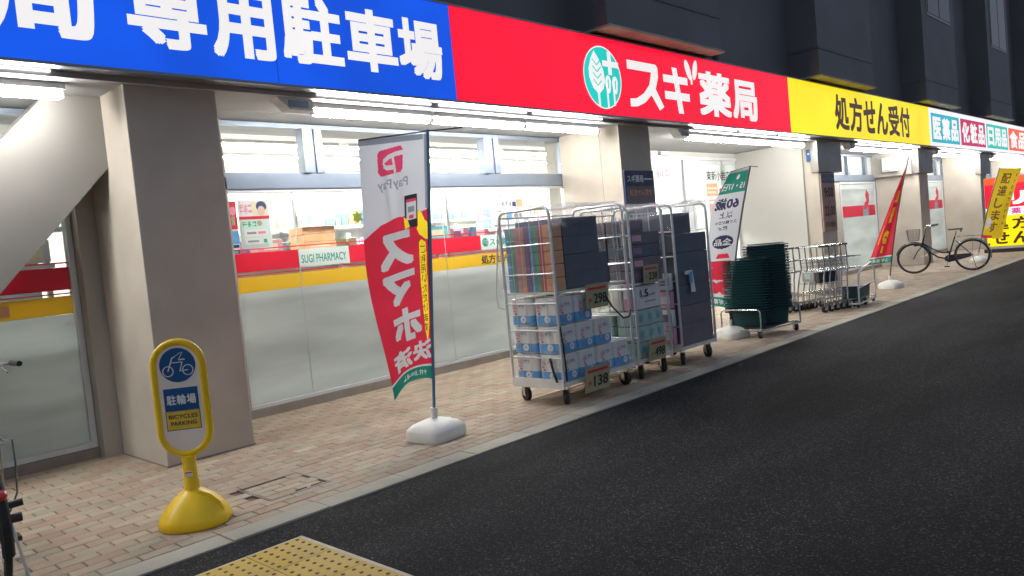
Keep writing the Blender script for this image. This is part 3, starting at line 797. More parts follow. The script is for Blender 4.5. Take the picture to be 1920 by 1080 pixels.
# posters on the glass
def poster(label, x0, z0, w, h, items, cat='poster', y=GL - .012):
    t = thing('window_poster', label, cat, (x0, y, z0))
    MB().box(0, w, 0, .002, 0, h).build('sheet', 'paper_white', t)
    for i, (nm, m, g, a, b, c, d) in enumerate(items):
        put2d(MB(), g, (a * w, -.001 - .0007 * i, b * h), X_, Z_, (c - a) * w, (d - b) * h).build(nm, m, t)
    return t
R1 = rect2d(0, 0, 1, 1)
poster('white and mint campaign poster with pink heading taped inside the window', 3.60, 1.64, .33, .47, [
    ('photo_ground', 'goods_cream', R1, .45, .66, .98, .98), ('hair', 'ink_navy', disc2d(16), .58, .76, .92, .98), ('face', 'skin_tone', disc2d(16), .62, .68, .86, .88),
    ('heading', 'ink_pink', marks2d(3, 8), .05, .72, .45, .92), ('red_band', 'ink_red', R1, .02, .61, .98, .67), ('mint_panel', 'paper_mint', R1, .05, .04, .95, .58),
    ('green_figures', 'ink_green', marks2d(3, 9), .08, .45, .55, .57), ('yellow_burst', 'paper_yellow_shaded', disc2d(8), .55, .46, .72, .58),
    ('white_box', 'paper_white', R1, .12, .25, .88, .40), ('text_line', 'ink_grey', R1, .2, .30, .5, .345), ('text_line', 'ink_pink', R1, .55, .30, .8, .35),
    ('white_box', 'paper_white', R1, .12, .08, .88, .22), ('text_line', 'ink_grey', R1, .2, .13, .55, .17), ('text_line', 'ink_green', R1, .7, .11, .82, .19)])
poster('narrow red poster beside the pillar with yellow lettering and blue foot', 3.50, 1.64, .085, .47, [
    ('red_ground', 'ink_red', R1, 0, .42, 1, .98), ('white_disc', 'ink_pink', disc2d(16), .15, .7, .95, .88), ('yellow_mark', 'paper_yellow_shaded', R1, .3, .5, .7, .68),
    ('blue_foot', 'pack_blue', R1, 0, .12, 1, .38), ('text_line', 'ink_navy', R1, .1, .04, .9, .1)])
poster('wide white picture notice with car and face drawings right of the window', 7.02, 1.66, .62, .40, [
    ('heading', 'ink_pink', marks2d(3, 10), .03, .72, .25, .93), ('drawing', 'ink_grey', disc2d(12), .33, .74, .42, .9), ('drawing', 'ink_grey', disc2d(12), .45, .76, .52, .92), ('drawing', 'ink_grey', disc2d(12), .56, .72, .64, .88),
    ('blue_block', 'ink_navy', R1, .66, .72, .77, .88), ('orange_block', 'box_orange', R1, .79, .7, .98, .95), ('blue_car', 'pack_blue', disc2d(10), .45, .30, .63, .52),
    ('cream_car', 'goods_cream', disc2d(10), .25, .32, .42, .5), ('drawing', 'ink_grey', disc2d(10), .68, .32, .8, .5), ('drawing', 'ink_grey', disc2d(10), .84, .34, .92, .5), ('text_line', 'ink_grey', R1, .06, .1, .9, .14)])
poster('orange notice on the entrance glass under the branch name', 13.56, 2.03, .44, .26, [('ground', 'box_orange', R1, .02, .02, .98, .98), ('text_line', 'goods_cream', R1, .1, .55, .9, .68), ('text_line', 'goods_cream', R1, .1, .25, .8, .38)], y=7.64)
poster('pale pink notice with red mark low on the entrance glass', 13.62, 1.50, .46, .48, [('ground', 'box_pink', R1, .02, .02, .98, .98), ('mark', 'ink_red', disc2d(12), .3, .3, .7, .7), ('band', 'goods_cream', R1, .05, .8, .95, .92)], y=7.64)
poster('small red notice beside the orange one on the entrance glass', 14.06, 1.85, .16, .34, [('ground', 'ink_red', R1, .02, .02, .98, .98), ('text_line', 'ink_white', R1, .2, .4, .8, .5)], y=7.64)

# ================================================================== inside the shop
def shop_lamp(x, y, w, m, lab):
    t = thing('ceiling_lamp', lab, 'ceiling lamp', (x, y, 3.019), 0, 'lamps on the shop ceiling')
    MB().box(0, w, -.09, .09, -.04, -.001).build('housing', 'lamp_housing', t)
    MB().box(.02, w - .02, -.075, .075, -.052, -.041).build('diffuser', m, t)
rows_ = ((7.62, 'window'), (8.9, 'front'), (9.9, 'second'), (11.6, 'third'), (13.0, 'rear'))  # row nearest the glass is added to brighten the frosted film
for y, rn in rows_:
    for i, x in enumerate((3.3, 6.2, 9.2, 12.1)):
        shop_lamp(x, y, 2.75, 'shop_lamp', '%s long ceiling light in the %s row inside the bright shop' % (ordn[i], rn))
for i, x in enumerate((16, 21.0, 26.0)):
    shop_lamp(x, 9.6, 2.4, 'shop_lamp', '%s ceiling light behind the frosted windows past the entrance' % ordn[i])
shop_lamp(-.9, 7.62, 2.9, 'left_fill_lamp', 'added ceiling light close behind the leftmost braced window')  # added close to the glass to brighten the left window film
shop_lamp(-.6, 9.3, 2.9, 'shop_lamp', 'added ceiling light further back behind the leftmost braced window')  # this and the next lamp are added to brighten the left transom
shop_lamp(-.6, 11.4, 2.9, 'shop_lamp', 'rearmost added ceiling light behind the leftmost braced window')
goods_m = ['box_orange', 'pack_red', 'box_blue', 'box_green', 'pack_white', 'pack_pink', 'goods_teal', 'goods_cream', 'box_purple', 'paper_yellow_shaded', 'pack_white', 'pack_blue']
gcache = {}
def goods(x, y, z, w, d, h, m):
    key = (round(w, 2), round(d, 2), round(h, 2), m)
    if key not in gcache:
        gcache[key] = MB().cbox(0, key[0], 0, key[1], 0, key[2], .006).build('product_box', m).data
        o = [q for q in COL.objects if q.data == gcache[key]][0]
    else: o = link('product_box', gcache[key])
    o.location = (x, y, z)
    tag(o, 'small boxed product on a white shelf seen through the shop window', 'product box', 'goods on the shop shelves')
def gondola(x0, x1, y, h, levels, lab, back=True):
    t = thing('shop_shelf', lab, 'shelf', (x0, y, .01)); w = x1 - x0
    MB().box(0, w, -.36, .36, 0, .12).build('plinth', 'shelf_white', t)
    MB().box(0, w, -.012, .012, .121, h).build('back_panel', 'shelf_white', t)
    n = int(round(w / .9)) + 1
    for k in range(n):
        x = k * w / (n - 1); MB().box(x - .02, x + .02, -.0345, -.0125, .121, h + .03).build('upright', 'shelf_white', t)
    for z in levels:
        MB().box(0, w, -.34, -.036, z, z + .025).build('shelf_board', 'shelf_white', t)
        MB().box(0, w, -.352, -.341, z - .012, z + .028).build('price_rail', 'paper_white', t)
        x = .05
        while x < w - .25:
            ww = random.choice((.08, .1, .12, .16)); hh = random.choice((.12, .16, .2, .24))
            if z + .03 + hh < h + .25 and random.random() < .85: goods(x0 + x, y - .31, .01 + z + .026, ww, .2, hh, random.choice(goods_m))
            x += ww + random.uniform(.008, .05)
gondola(3.5, 8.4, 8.35, 1.62, (1.48,), 'low white shelf right behind the shop window with small goods')
gondola(3.3, 8.6, 10.4, 2.05, (1.6, 1.95), 'tall white shelf across the middle of the bright shop')
gondola(3.3, 14.6, 12.9, 2.2, (1.75, 2.1), 'white wall shelf along the back of the shop')
gondola(9.6, 13.9, 10.6, 1.9, (1.4, 1.75), 'white shelf seen through the entrance doors')
# display goods close to the window
for (x, y, z, w, d, h, m, lab) in ((4.62, 7.6, 1.60, .42, .3, .26, 'carton_orange', 'stack of orange cartons on top of the shelf behind the window'),
                                   (4.05, 7.55, 1.60, .28, .2, .14, 'pack_red', 'red and white pack on the shelf left of the orange cartons'),
                                   (6.4, 7.65, 1.62, .4, .3, .16, 'goods_teal', 'teal carton on the shelf behind the tall payment flag')):
    t = thing('display_carton', lab, 'carton', (x, y, z))
    n = 3 if h > .2 else 1
    for k in range(n): MB().cbox(.01 * (k % 2), w - .01 * (k % 2), 0, d, k * h / n + .001, (k + 1) * h / n - .002, .006).build('carton_layer', m, t)
    MB().box(w * .2, w * .8, -.003, -.001, .03, h / n * .7).build('print_panel', 'goods_cream', t)
shf = thing('display_table', 'white display table along the window inside the shop', 'table', (3.6, 7.5, .01))
MB().box(0, 4.6, 0, .40, 1.545, 1.585).build('top', 'shelf_white', shf)
for x in (.05, 1.55, 3.05, 4.5): MB().box(x, x + .05, .2, .25, 0, 1.544).build('leg', 'shelf_white', shf)
for i, x in enumerate((4.78, 7.12, 8.2)):
    p = thing('display_post', 'slim pale display post inside the window, %s from the left' % ordn[i], 'post', (x, 8.0, .01))
    MB().box(-.022, .022, -.022, .022, 0, 2.17).build('post', 'alu_light', p)
    MB().box(-.12, .12, -.015, .015, 2.172, 2.19).build('cross_bar', 'alu_light', p)
pp = thing('shelf_pop_card', 'lime green star card standing on the shop shelf', 'price card', (5.58, 7.9, 1.86))
MB().prism([(.09 * (1 if k % 2 else .6) * math.cos(k * math.pi / 6), .1 + .09 * (1 if k % 2 else .6) * math.sin(k * math.pi / 6)) for k in range(12)], 'y', 0, .004).build('star', 'ink_lime', pp)
MB().box(-.006, .006, .001, .006, -.18, .03).build('stick', 'alu_light', pp)
# storeroom things in the left window
sx = thing('storage_carton', 'cream carton on the shelf behind the braced left window', 'carton', (1.62, 7.35, 1.66))
MB().cbox(0, .42, 0, .12, 0, .19, .006).build('body', 'goods_cream', sx); MB().box(.02, .4, -.003, -.001, .15, .18).build('tape', 'box_orange', sx)
gx = thing('green_sign_box', 'glowing green sign box above the cream carton behind the left window', 'bin', (1.80, 7.38, 1.96))  # green sign box; its glow is put into the material
MB().prism([(0, 0), (.34, 0), (.36, .16), (-.02, .16)], 'y', 0, .10).build('body', 'exit_green', gx); MB().box(-.03, .37, -.01, .11, -.02, -.001).build('rim', 'ink_white', gx)
rk = thing('storage_rack', 'pale storage rack behind the braced left window', 'rack', (.2, 7.3, .01))
MB().box(0, 1.85, 0, .12, 1.60, 1.64).build('shelf_board', 'alu_light', rk); MB().box(0, 1.95, 0, .12, 1.90, 1.925).build('shelf_board', 'alu_light', rk)
for x in (0, 1.78): MB().box(x, x + .04, .02, .06, 0, 2.3).build('upright', 'alu_light', rk)

# ================================================================== yellow bicycle parking sign
ys = thing('parking_sign', 'yellow oval bicycle parking sign on a domed yellow base', 'sign', (1.82, 4.475, 0), 0)
ys.rotation_euler = (0, 0, math.radians(-38))
MB().lathe([(.188, .0), (.197, .012), (.197, .045), (.190, .057), (.172, .09), (.143, .128), (.105, .163), (.070, .188), (.050, .198), (.043, .205)], (0, 0, 0), 40, 1.0, .9, 2.3).build('base', 'yellow_plastic', ys, True)
MB().prism([(.02, .185), (.06, .20), (.115, .172), (.165, .118), (.178, .075), (.15, .07)], 'y', -.058, -.045).build('base_rib', 'yellow_plastic', ys, True)
MB().lathe([(.043, .19), (.043, .26), (.040, .265), (.040, .335), (.037, .34), (.039, .40)], (0, 0, 0), 20).build('neck', 'yellow_plastic', ys, True)
MB().box(-.02, .02, -.0425, -.0405, .285, .315).build('neck_label', 'ink_white', ys); MB().box(-.02, .02, -.0435, -.0428, .305, .312).build('neck_label_stripe', 'ink_red', ys)
pts = []
ax, zc0, zc1 = .134, .545, .925
for k in range(25):
    a = math.pi * k / 24; pts.append((ax * math.cos(a), 0, zc1 + ax * math.sin(a)))
for k in range(25):
    a = math.pi + math.pi * k / 24; pts.append((ax * math.cos(a), 0, zc0 + ax * math.sin(a)))
MB().tube(pts, .021, 12, closed=True).build('rim', 'yellow_plastic', ys, True)
MB().prism([(p[0] * .95, p[2]) for p in pts], 'y', -.008, .008).build('panel', 'sign_panel', ys)
def on_sign(name, m, g, x0, z0, x1, z1, d=.0095, mir=False): return put2d(MB(), g, (x0, -d, z0), X_, Z_, x1 - x0, z1 - z0, mir).build(name, m, ys)
on_sign('blue_disc', 'sign_ink_blue', disc2d(40), -.099, .828, .099, 1.026)
cyc = MB(); oo = (-.088, -.011, .856)
def cs(pts_, t=.05): put2d(cyc, stroke2d(pts_, t), oo, X_, Z_, .176, .145)
for cx in (.19, .81): cs([(cx + .16 * math.cos(k * math.pi / 12), .27 + .20 * math.sin(k * math.pi / 12)) for k in range(25)], .035)
cs([(.19, .27), (.36, .80)], .04); cs([(.33, .60), (.66, .60)], .035); cs([(.66, .60), (.56, .25)], .035); cs([(.54, .25), (.82, .27)], .035); cs([(.36, .80), (.44, .82)], .04); cs([(.55, .70), (.75, .70)], .05); cs([(.42, .83), (.66, .99)], .02); cs([(.56, .72), (.70, .99)], .02)
cyc.build('bicycle_symbol', 'ink_white', ys)
on_sign('blue_plate', 'sign_ink_blue', R1, -.094, .665, .094, .795)
for i, ch in enumerate('駐輪場'): on_sign('character', 'ink_white', glyph(ch, .025), -.080 + i * .055, .700, -.080 + i * .055 + .051, .757, .011)
on_sign('black_border', 'ink_black', R1, -.095, .552, .095, .664, .009)
on_sign('yellow_plate', 'sign_ink_yellow', R1, -.091, .556, .091, .662, .0102)
on_sign('lettering', 'ink_black', glyph('BICYCLES', .01), -.079, .619, .079, .643, .0115); on_sign('lettering', 'ink_black', glyph('PARKING', .01), -.071, .580, .071, .604, .0115)

# ================================================================== banner flags
def fit(g, a0, v0, a1, v1, mirror=False):
    """glyph in unit square -> banner coordinates a (left to right as seen), v (top to bottom)"""
    vs, fs = g[0], g[1]
    return ([(a0 + ((1 - x) if mirror else x) * (a1 - a0), v1 - y * (v1 - v0)) for x, y in vs], fs) + tuple(g[2:])
class Banner:
    """printed cloth: one sheet whose small cells carry the dye of the print, so light passes through all of it alike"""
    def __init__(s, root, S_, base, nu=70, nv=230):
        s.root, s.S, s.nu, s.nv, s.mats = root, S_, nu, nv, [base]
        s.cell = [[0] * nu for _ in range(nv)]
    def put(s, name, m, g, *_):
        if m not in s.mats: s.mats.append(m)
        k = s.mats.index(m); vs, nu, nv = g[0], s.nu, s.nv
        for f in g[1]:
            p = [vs[i] for i in f]; xs = [c[0] for c in p]; yy = [c[1] for c in p]
            for j in range(max(0, int(min(yy) * nv)), min(nv, int(max(yy) * nv) + 1)):
                y = (j + .5) / nv; hit = []
                for (ax, ay), (bx, by) in zip(p, p[1:] + p[:1]):
                    if (ay > y) != (by > y): hit.append(ax + (y - ay) / (by - ay) * (bx - ax))
                hit.sort()
                for h0, h1 in zip(hit[::2], hit[1::2]):
                    for i in range(max(0, math.ceil(h0 * nu - .5)), min(nu, math.floor(h1 * nu - .5) + 1)): s.cell[j][i] = k
    def finish(s):
        nu, nv = s.nu, s.nv
        vs = [s.S(i / nu, j / nv) - s.root.location for j in range(nv + 1) for i in range(nu + 1)]
        fs = [(j * (nu + 1) + i, j * (nu + 1) + i + 1, (j + 1) * (nu + 1) + i + 1, (j + 1) * (nu + 1) + i) for j in range(nv) for i in range(nu)]
        o = MB().add(vs, fs).build('banner', s.mats[0], s.root, True)
        for m in s.mats[1:]: o.data.materials.append(MATS[m])
        o.data.polygons.foreach_set('material_index', [c for r in s.cell for c in r])
        return o
def flag_base(root, sz=.19, rz=0.0):
    M_ = Matrix.Rotation(rz, 4, 'Z')
    MB().lathe([(sz * .97, 0), (sz, .015), (sz, .075), (sz * .96, .088), (sz * .80, .115), (sz * .42, .145), (sz * .16, .155)], (0, 0, 0), 40, 1, .92, 4.5).build('base', 'white_plastic', root, True, M_)
    MB().lathe([(.024, .15), (.024, .20), (.028, .202), (.028, .235)], (0, 0, 0), 16).build('socket', 'white_plastic', root, True)
    MB().lathe([(.03, .10), (.03, .128)], (sz * .62, -.02, 0), 12).build('filler_cap', 'white_plastic', root, True, M_)

f1 = thing('banner_flag', 'tall white and red smartphone payment flag seen from behind', 'flag', (3.80, 4.64, 0))
flag_base(f1, .20, math.radians(8))
P0, P1 = Vector((3.80, 4.64, .2)), Vector((3.985, 4.60, 2.385))
MB().tube([P0 - f1.location, P1 - f1.location], .0125, 10).build('pole', 'pole_blue', f1, True)
AR = Vector((4.36, 4.36, 2.42))
MB().tube([P1 + Vector((.35, -.02, .03)) - f1.location, P1 - f1.location + Vector((0, 0, -.01)), Vector((3.345, 4.62, 2.285)) - f1.location], .006, 8).build('top_rod', 'pole_dark', f1, True)
def S1(a, v):
    pole = P1.lerp(P0, v * .87 + .012)
    zl = 2.285 - v * 1.93 - .02 * math.sin(v * 3)
    xl = 3.335 + .03 * v + .115 * v * v - .03 * math.sin(v * 3.1)
    fr = Vector((xl, 4.62 + .10 * v, zl))
    p = fr.lerp(pole, a)
    sag = (1 - v) * .02 * math.sin(a * math.pi) + .02 * math.sin(a * 7 + v * 5) * (1 - a) * .8 + .03 * math.exp(-((a - .42 - .25 * (v - .2)) / .06) ** 2) * math.exp(-((v - .22) / .10) ** 2)
    p.y += sag - .02 * math.sin(v * 9) * (1 - a)
    p.z -= (1 - v) * .0 + .07 * v ** 5 * math.sin(a * math.pi) * (-1) 
    return p
B1 = Banner(f1, S1, 'cloth_white', 170, 500)
B1.put('top_hem', 'cloth_grey', rect2d(0, 0, .93, .022))
B1.put('red_field', 'cloth_red', poly2d((0, .365), (.25, .325), (.5, .31), (.75, .315), (1, .305), (1, .938), (.5, .938), (0, .938)))
B1.put('white_line', 'cloth_ink_white', rect2d(0, .938, 1, .947)); B1.put('green_foot', 'cloth_green', rect2d(0, .947, 1, 1))
B1.put('payment_mark', 'cloth_pink', poly2d((.27, .062), (.30, .048), (.60, .035), (.63, .05), (.61, .125), (.58, .137), (.30, .145), (.26, .13)))
B1.put('payment_mark_stroke', 'cloth_ink_white', stroke2d([(.50, .14), (.485, .10), (.475, .065)], .03), 2)
B1.put('payment_mark_stroke', 'cloth_ink_white', stroke2d([(.63, .062), (.52, .066), (.42, .075), (.35, .09), (.345, .105), (.40, .115), (.49, .115)], .018), 2)
B1.put('lettering', 'cloth_grey', fit(glyph('PayPay', .008), .24, .158, .68, .205, True), 2)
B1.put('phone', 'cloth_black', rect2d(.62, .235, .82, .365), 2); B1.put('phone_screen', 'cloth_ink_white', rect2d(.645, .262, .80, .332), 3); B1.put('phone_button', 'cloth_pink', rect2d(.69, .315, .76, .328), 4); B1.put('phone_picture', 'cloth_grey', rect2d(.67, .28, .77, .302), 4); B1.put('phone_band', 'cloth_pink', rect2d(.645, .25, .80, .262), 4)
B1.put('hand', 'cloth_yellow2', poly2d((.82, .30), (.88, .315), (.92, .345), (1, .37), (1, .43), (.93, .425), (.84, .40), (.80, .375), (.82, .36)), 2); B1.put('finger', 'cloth_yellow2', poly2d((.60, .315), (.66, .33), (.70, .36), (.62, .365)), 3)
B1.put('text_strip', 'cloth_yellow2', ([(.83, .43), (.87, .42), (.93, .44), (.94, .60), (.94, .78), (.90, .85), (.86, .79), (.83, .60)], [tuple(range(8))]), 2)
for i, ch in enumerate('ご利用いただけます'): B1.put('character', 'cloth_brown', fit(glyph(ch, .01), .845, .445 + i * .040, .925, .478 + i * .040, True), 3)
B1.put('character', 'cloth_ink_white', fit(glyph('ス', .05), .20, .365, .74, .505, True), 2); B1.put('character', 'cloth_ink_white', fit(glyph('マ', .05), .20, .525, .74, .655, True), 2)
B1.put('character', 'cloth_ink_white', fit(glyph('ホ', .05), .26, .675, .80, .815, True), 2)
B1.put('character', 'cloth_ink_white', fit(glyph('済', .04), .14, .838, .56, .925, True), 2); B1.put('character', 'cloth_ink_white', fit(glyph('決', .04), .58, .832, .98, .915, True), 2)
B1.put('lettering', 'cloth_ink_white', fit(marks2d(6, 11), .30, .960, .85, .984, True), 2)
B1.put('pole_sleeve', 'cloth_navy', rect2d(.965, .30, 1.0, .937), 2); B1.put('pole_sleeve', 'cloth_grey', rect2d(.94, .0, 1.0, .30), 2)

B1.finish()

def lean_flag(label, base, top, pole_m, frm, cat='flag'):
    t = thing('banner_flag', label, cat, base)
    flag_base(t, .20, random.uniform(-.2, .2))
    a = Vector(base) + Vector((0, 0, .2)); b = Vector(top)
    mid = a.lerp(b, .5) + Vector((0, .04, 0)); q = [a, a.lerp(b, .25) + Vector((0, .03, 0)), mid, a.lerp(b, .75) + Vector((0, .03, 0)), b]
    MB().tube([p - t.location for p in q], .0115, 8).build('pole', pole_m, t, True)
    def pole(v): 
        p = b.lerp(a, v); p.y += .04 * math.sin(math.pi * v); return p
    return t, pole
# white and green senior discount flag
f2, pole2 = lean_flag('white and green discount flag with red percent lettering beside the basket stack', (8.95, 4.86, 0), (9.0, 4.45, 2.13), 'pole_dark', None)
def S2(a, v):
    p = pole2(v * .90 + .01)
    wl = (.50 - .30 * max(0, (.25 - v)) * 1.6) if v < .25 else .50 - .10 * (v - .25)
    wl = (.30 + .20 * min(1, v / .22) - .12 * max(0, v - .3)) * .80
    d = Vector((-.30, .95, 0)).normalized()
    d2 = d * wl * (1 - a); p = p + d2
    p.z -= .02 * (1 - a) - (.10 * v ** 4 * (1 - a))
    p.x += .03 * math.sin(6 * v + 3 * a) * (1 - a)
    return p
B2 = Banner(f2, S2, 'cloth_white')
B2.put('green_head', 'cloth_green', rect2d(0, 0, 1, .155)); B2.put('head_hem', 'cloth_grey', rect2d(0, 0, 1, .012), 2)
B2.put('lettering', 'cloth_ink_white', fit(glyph('15・17日', .02), .06, .085, .92, .135, True), 2); B2.put('head_leaf', 'cloth_ink_white', fit(disc2d(10), .46, .03, .60, .065), 2)
B2.put('lettering', 'cloth_navy', fit(glyph('60歳', .03), .08, .185, .86, .27, True), 2); B2.put('lettering', 'cloth_navy', fit(glyph('以上', .01), .30, .285, .72, .335, True), 2)
B2.put('lettering', 'cloth_navy', fit(glyph('スギ薬局会員', .01), .18, .35, .88, .375, True), 2); B2.put('lettering', 'cloth_navy', fit(glyph('限定', .01), .28, .39, .62, .42, True), 2)
B2.put('black_disc', 'cloth_navy', fit(disc2d(24), .18, .455, .86, .555), 2); B2.put('lettering', 'cloth_ink_white', fit(glyph('全品', .02), .24, .48, .80, .53, True), 3)
B2.put('red_accent', 'cloth_red', poly2d((.42, .59), (.72, .59), (.80, .625), (.36, .625)), 2); B2.put('red_figure', 'cloth_red', fit(glyph('5', .09), .12, .645, .92, .79, True), 2)
B2.put('red_percent', 'cloth_red', fit(glyph('%', .05), .04, .80, .90, .90, True), 2)
B2.put('green_foot', 'cloth_green', rect2d(0, .925, 1, 1)); B2.put('lettering', 'cloth_ink_white', fit(glyph('スギ薬局', .02), .1, .94, .9, .985, True), 2)
B2.finish()
MB().tube([pole2(0) - f2.location + Vector((.16, -.02, -.01)), pole2(0) - f2.location, S2(0, 0) - f2.location], .005, 6).build('top_rod', 'pole_dark', f2, True)
# red furled flag
f3, pole3 = lean_flag('narrow red furled flag with yellow lettering between the carts and the bicycle', (15.05, 4.88, 0), (15.1, 4.44, 2.36), 'pole_dark', None)
def S3(a, v):
    p = pole3(v * .86 + .01)
    wl = .014 + .40 * max(0, v - .10) / .9
    d = Vector((-.25, .97, 0)).normalized(); p = p + d * wl * (1 - a)
    p.x += .05 * math.sin(a * 9 + v * 2) * min(1, v * 2) * (1 - a * .5)
    p.z -= .05 * (1 - a) * v - .05 * max(0, v - .9) * 10 * (1 - a) * .5
    return p
B3 = Banner(f3, S3, 'cloth_red')
B3.put('character', 'cloth_yellow2', fit(marks2d(1, 2), .45, .30, .75, .42), 2)
B3.put('character', 'cloth_yellow2', poly2d((.52, .46), (.66, .455), (.62, .60), (.48, .605)), 2); B3.put('character', 'cloth_yellow2', stroke2d([(.62, .72), (.50, .70), (.42, .73), (.44, .77), (.58, .78)], .055), 2); B3.put('character', 'cloth_yellow2', rect2d(.44, .82, .52, .89), 2)
B3.put('text_line', 'cloth_yellow2', fit(R1, .18, .62, .26, .80), 2)
B3.put('white_line', 'cloth_ink_white', rect2d(0, .925, 1, .937), 2); B3.put('green_foot', 'cloth_green', rect2d(0, .937, 1, 1), 2); B3.put('lettering', 'cloth_ink_white', fit(glyph('スギ薬局', .02), .2, .95, .85, .99, True), 3)
B3.finish()
# yellow delivery flag
f4, pole4 = lean_flag('yellow home delivery flag with brown lettering in front of the standing lit sign', (21.0, 4.78, 0), (21.3, 4.30, 2.19), 'pole_dark', None)
def S4(a, v):
    p = pole4(v * .80 + .01)
    d = Vector((.1, -.99, 0)).normalized(); p = p + d * (.44 - .04 * v) * a
    p.z -= .05 * a + .0 * v; p.x += .03 * math.sin(5 * v + 4 * a) * a
    return p
B4 = Banner(f4, S4, 'cloth_yellow2')
for i, ch in enumerate('配達します'): B4.put('character', 'cloth_brown', fit(glyph(ch, .025), .24, .07 + i * .175, .66, .215 + i * .175), 2)
for i in range(9): B4.put('small_print', 'cloth_brown', fit(marks2d(1, 20 + i), .82, .07 + i * .085, .92, .12 + i * .085), 2)
B4.put('pale_disc', 'cloth_white', fit(disc2d(16), .08, .70, .34, .86), 1); B4.put('red_foot', 'cloth_red', rect2d(0, .96, .5, 1), 2)
B4.finish()

# ================================================================== standing lit sign
st = thing('standing_sign', 'lit standing pharmacy sign of red, white and yellow panels behind the yellow flag', 'sign', (24.6, 4.6, 0))
MB().box(-.02, .35, -.75, .85, -.05, .10).build('base', 'black_plastic', st); MB().box(.04, .30, -.62, .74, .10, .16).build('plinth', 'white_plastic', st)
MB().box(.05, .28, -.66, .78, .16, 2.06).build('case', 'sign_case', st)
def sp(nm, m, y0, y1, z0, z1, d=0.0): return MB().box(.036 - d, .049 - d if d == 0 else .0385 - d, y0, y1, z0, z1).build(nm, m, st)
sp('yellow_panel', 'sign_yellow', -.65, .77, .17, 1.0); sp('white_panel', 'sign_white', -.65, .77, 1.0005, 1.22); sp('red_panel', 'sign_red', -.65, .77, 1.2205, 1.86); sp('orange_panel', 'sign_orange', -.65, .77, 1.8605, 2.05)
YN = -Y_
def sl(ch, y, z, w, h, m, bold=.03): return letters('character', ch, (.030, y, z), YN, Z_, w, h, m, st, bold)
for i, ch in enumerate('処方'): sl(ch, .66 - i * .50, .62, .42, .33, 'sign_brown')
for i, ch in enumerate('せん'): sl(ch, .66 - i * .50, .23, .42, .32, 'sign_brown')
for i, ch in enumerate('薬局'): sl(ch, .16 - i * .28, 1.03, .22, .16, 'sign_magenta')
sl('リ', .22, 1.28, .42, .36, 'sign_white', .07)
# ================================================================== roll cages with goods
def arc_end(y0, y1, x, zt, r=.07, z0=.22):
    """inverted U in the plane x = const with rounded shoulders"""
    p = [(x, y0, z0), (x, y0, zt - r)]
    for k in range(1, 6):
        a = math.pi / 2 * k / 5; p.append((x, y0 + r - r * math.cos(a), zt - r + r * math.sin(a)))
    for k in range(0, 6):
        a = math.pi / 2 * k / 5; p.append((x, y1 - r + r * math.sin(a), zt - r + r * math.cos(a)))
    return p + [(x, y1, z0)]
def caster(t, x, y, r=.06, ang=0.0):
    M_ = Matrix.Translation((x, y, r)) @ Matrix.Rotation(ang, 4, 'Z')
    w = MB().tube([(0, -.018, 0), (0, .018, 0)], r, 20).build('wheel', 'rubber', t, True, M_)
    MB().tube([(0, -.0205, 0), (0, .0205, 0)], r * .35, 12).build('hub', 'chrome', w, True, M_)
    MB().box(-.02, .03, -.028, -.0225, -.01, r + .035).box(-.02, .03, .0225, .028, -.01, r + .035).box(-.04, .045, -.028, .028, r + .0355, r + .045).build('fork', 'chrome', t, False, M_)
def cage(label, x0, y0, L, Wd, H, shelf=None, wires=5, wr=.062):
    t = thing('roll_cage', label, 'roll cage', (x0, y0, 0), 0, 'roll cages of goods by the entrance')
    MB().box(0, L, 0, Wd, .165, .20).box(-.012, .0, -.005, Wd + .005, .15, .235).box(L, L + .012, -.005, Wd + .005, .15, .235).build('deck', 'board_white', t)
    for x in (0, L):
        MB().tube(arc_end(0, Wd, x, H), .014, 8).build('end_frame', 'cage_steel', t, True)
        for z in (.42, .66, .90, 1.16, 1.42):
            MB().tube([(x, 0, z), (x, Wd, z)], .0075, 6).build('cross_bar', 'cage_steel', t)
        for k in range(1, wires):
            y = Wd * k / wires
            MB().tube([(x, y, .2), (x, y, H - .02)], .0035, 5).build('wire', 'cage_steel', t)
    # back panel (shop side)
    for z in (.42, .90, 1.42, H - .05): MB().tube([(0, Wd, z), (L, Wd, z)], .0075, 6).build('back_rail', 'cage_steel', t)
    for k in range(1, 9): MB().tube([(L * k / 9, Wd, .2), (L * k / 9, Wd, H - .05)], .0035, 5).build('wire', 'cage_steel', t)
    for x in (.09, L - .09):
        for y, a in ((.06, .4), (Wd - .06, 1.2)): caster(t, x, y, wr, a + x)
    if shelf: MB().box(.012, L - .012, .012, Wd - .012, shelf - .022, shelf).build('shelf', 'board_white', t)
    return t
def strap(t, pts, m='black_plastic', r=.008): MB().tube(pts, r, 6).build('strap', m, t, True)
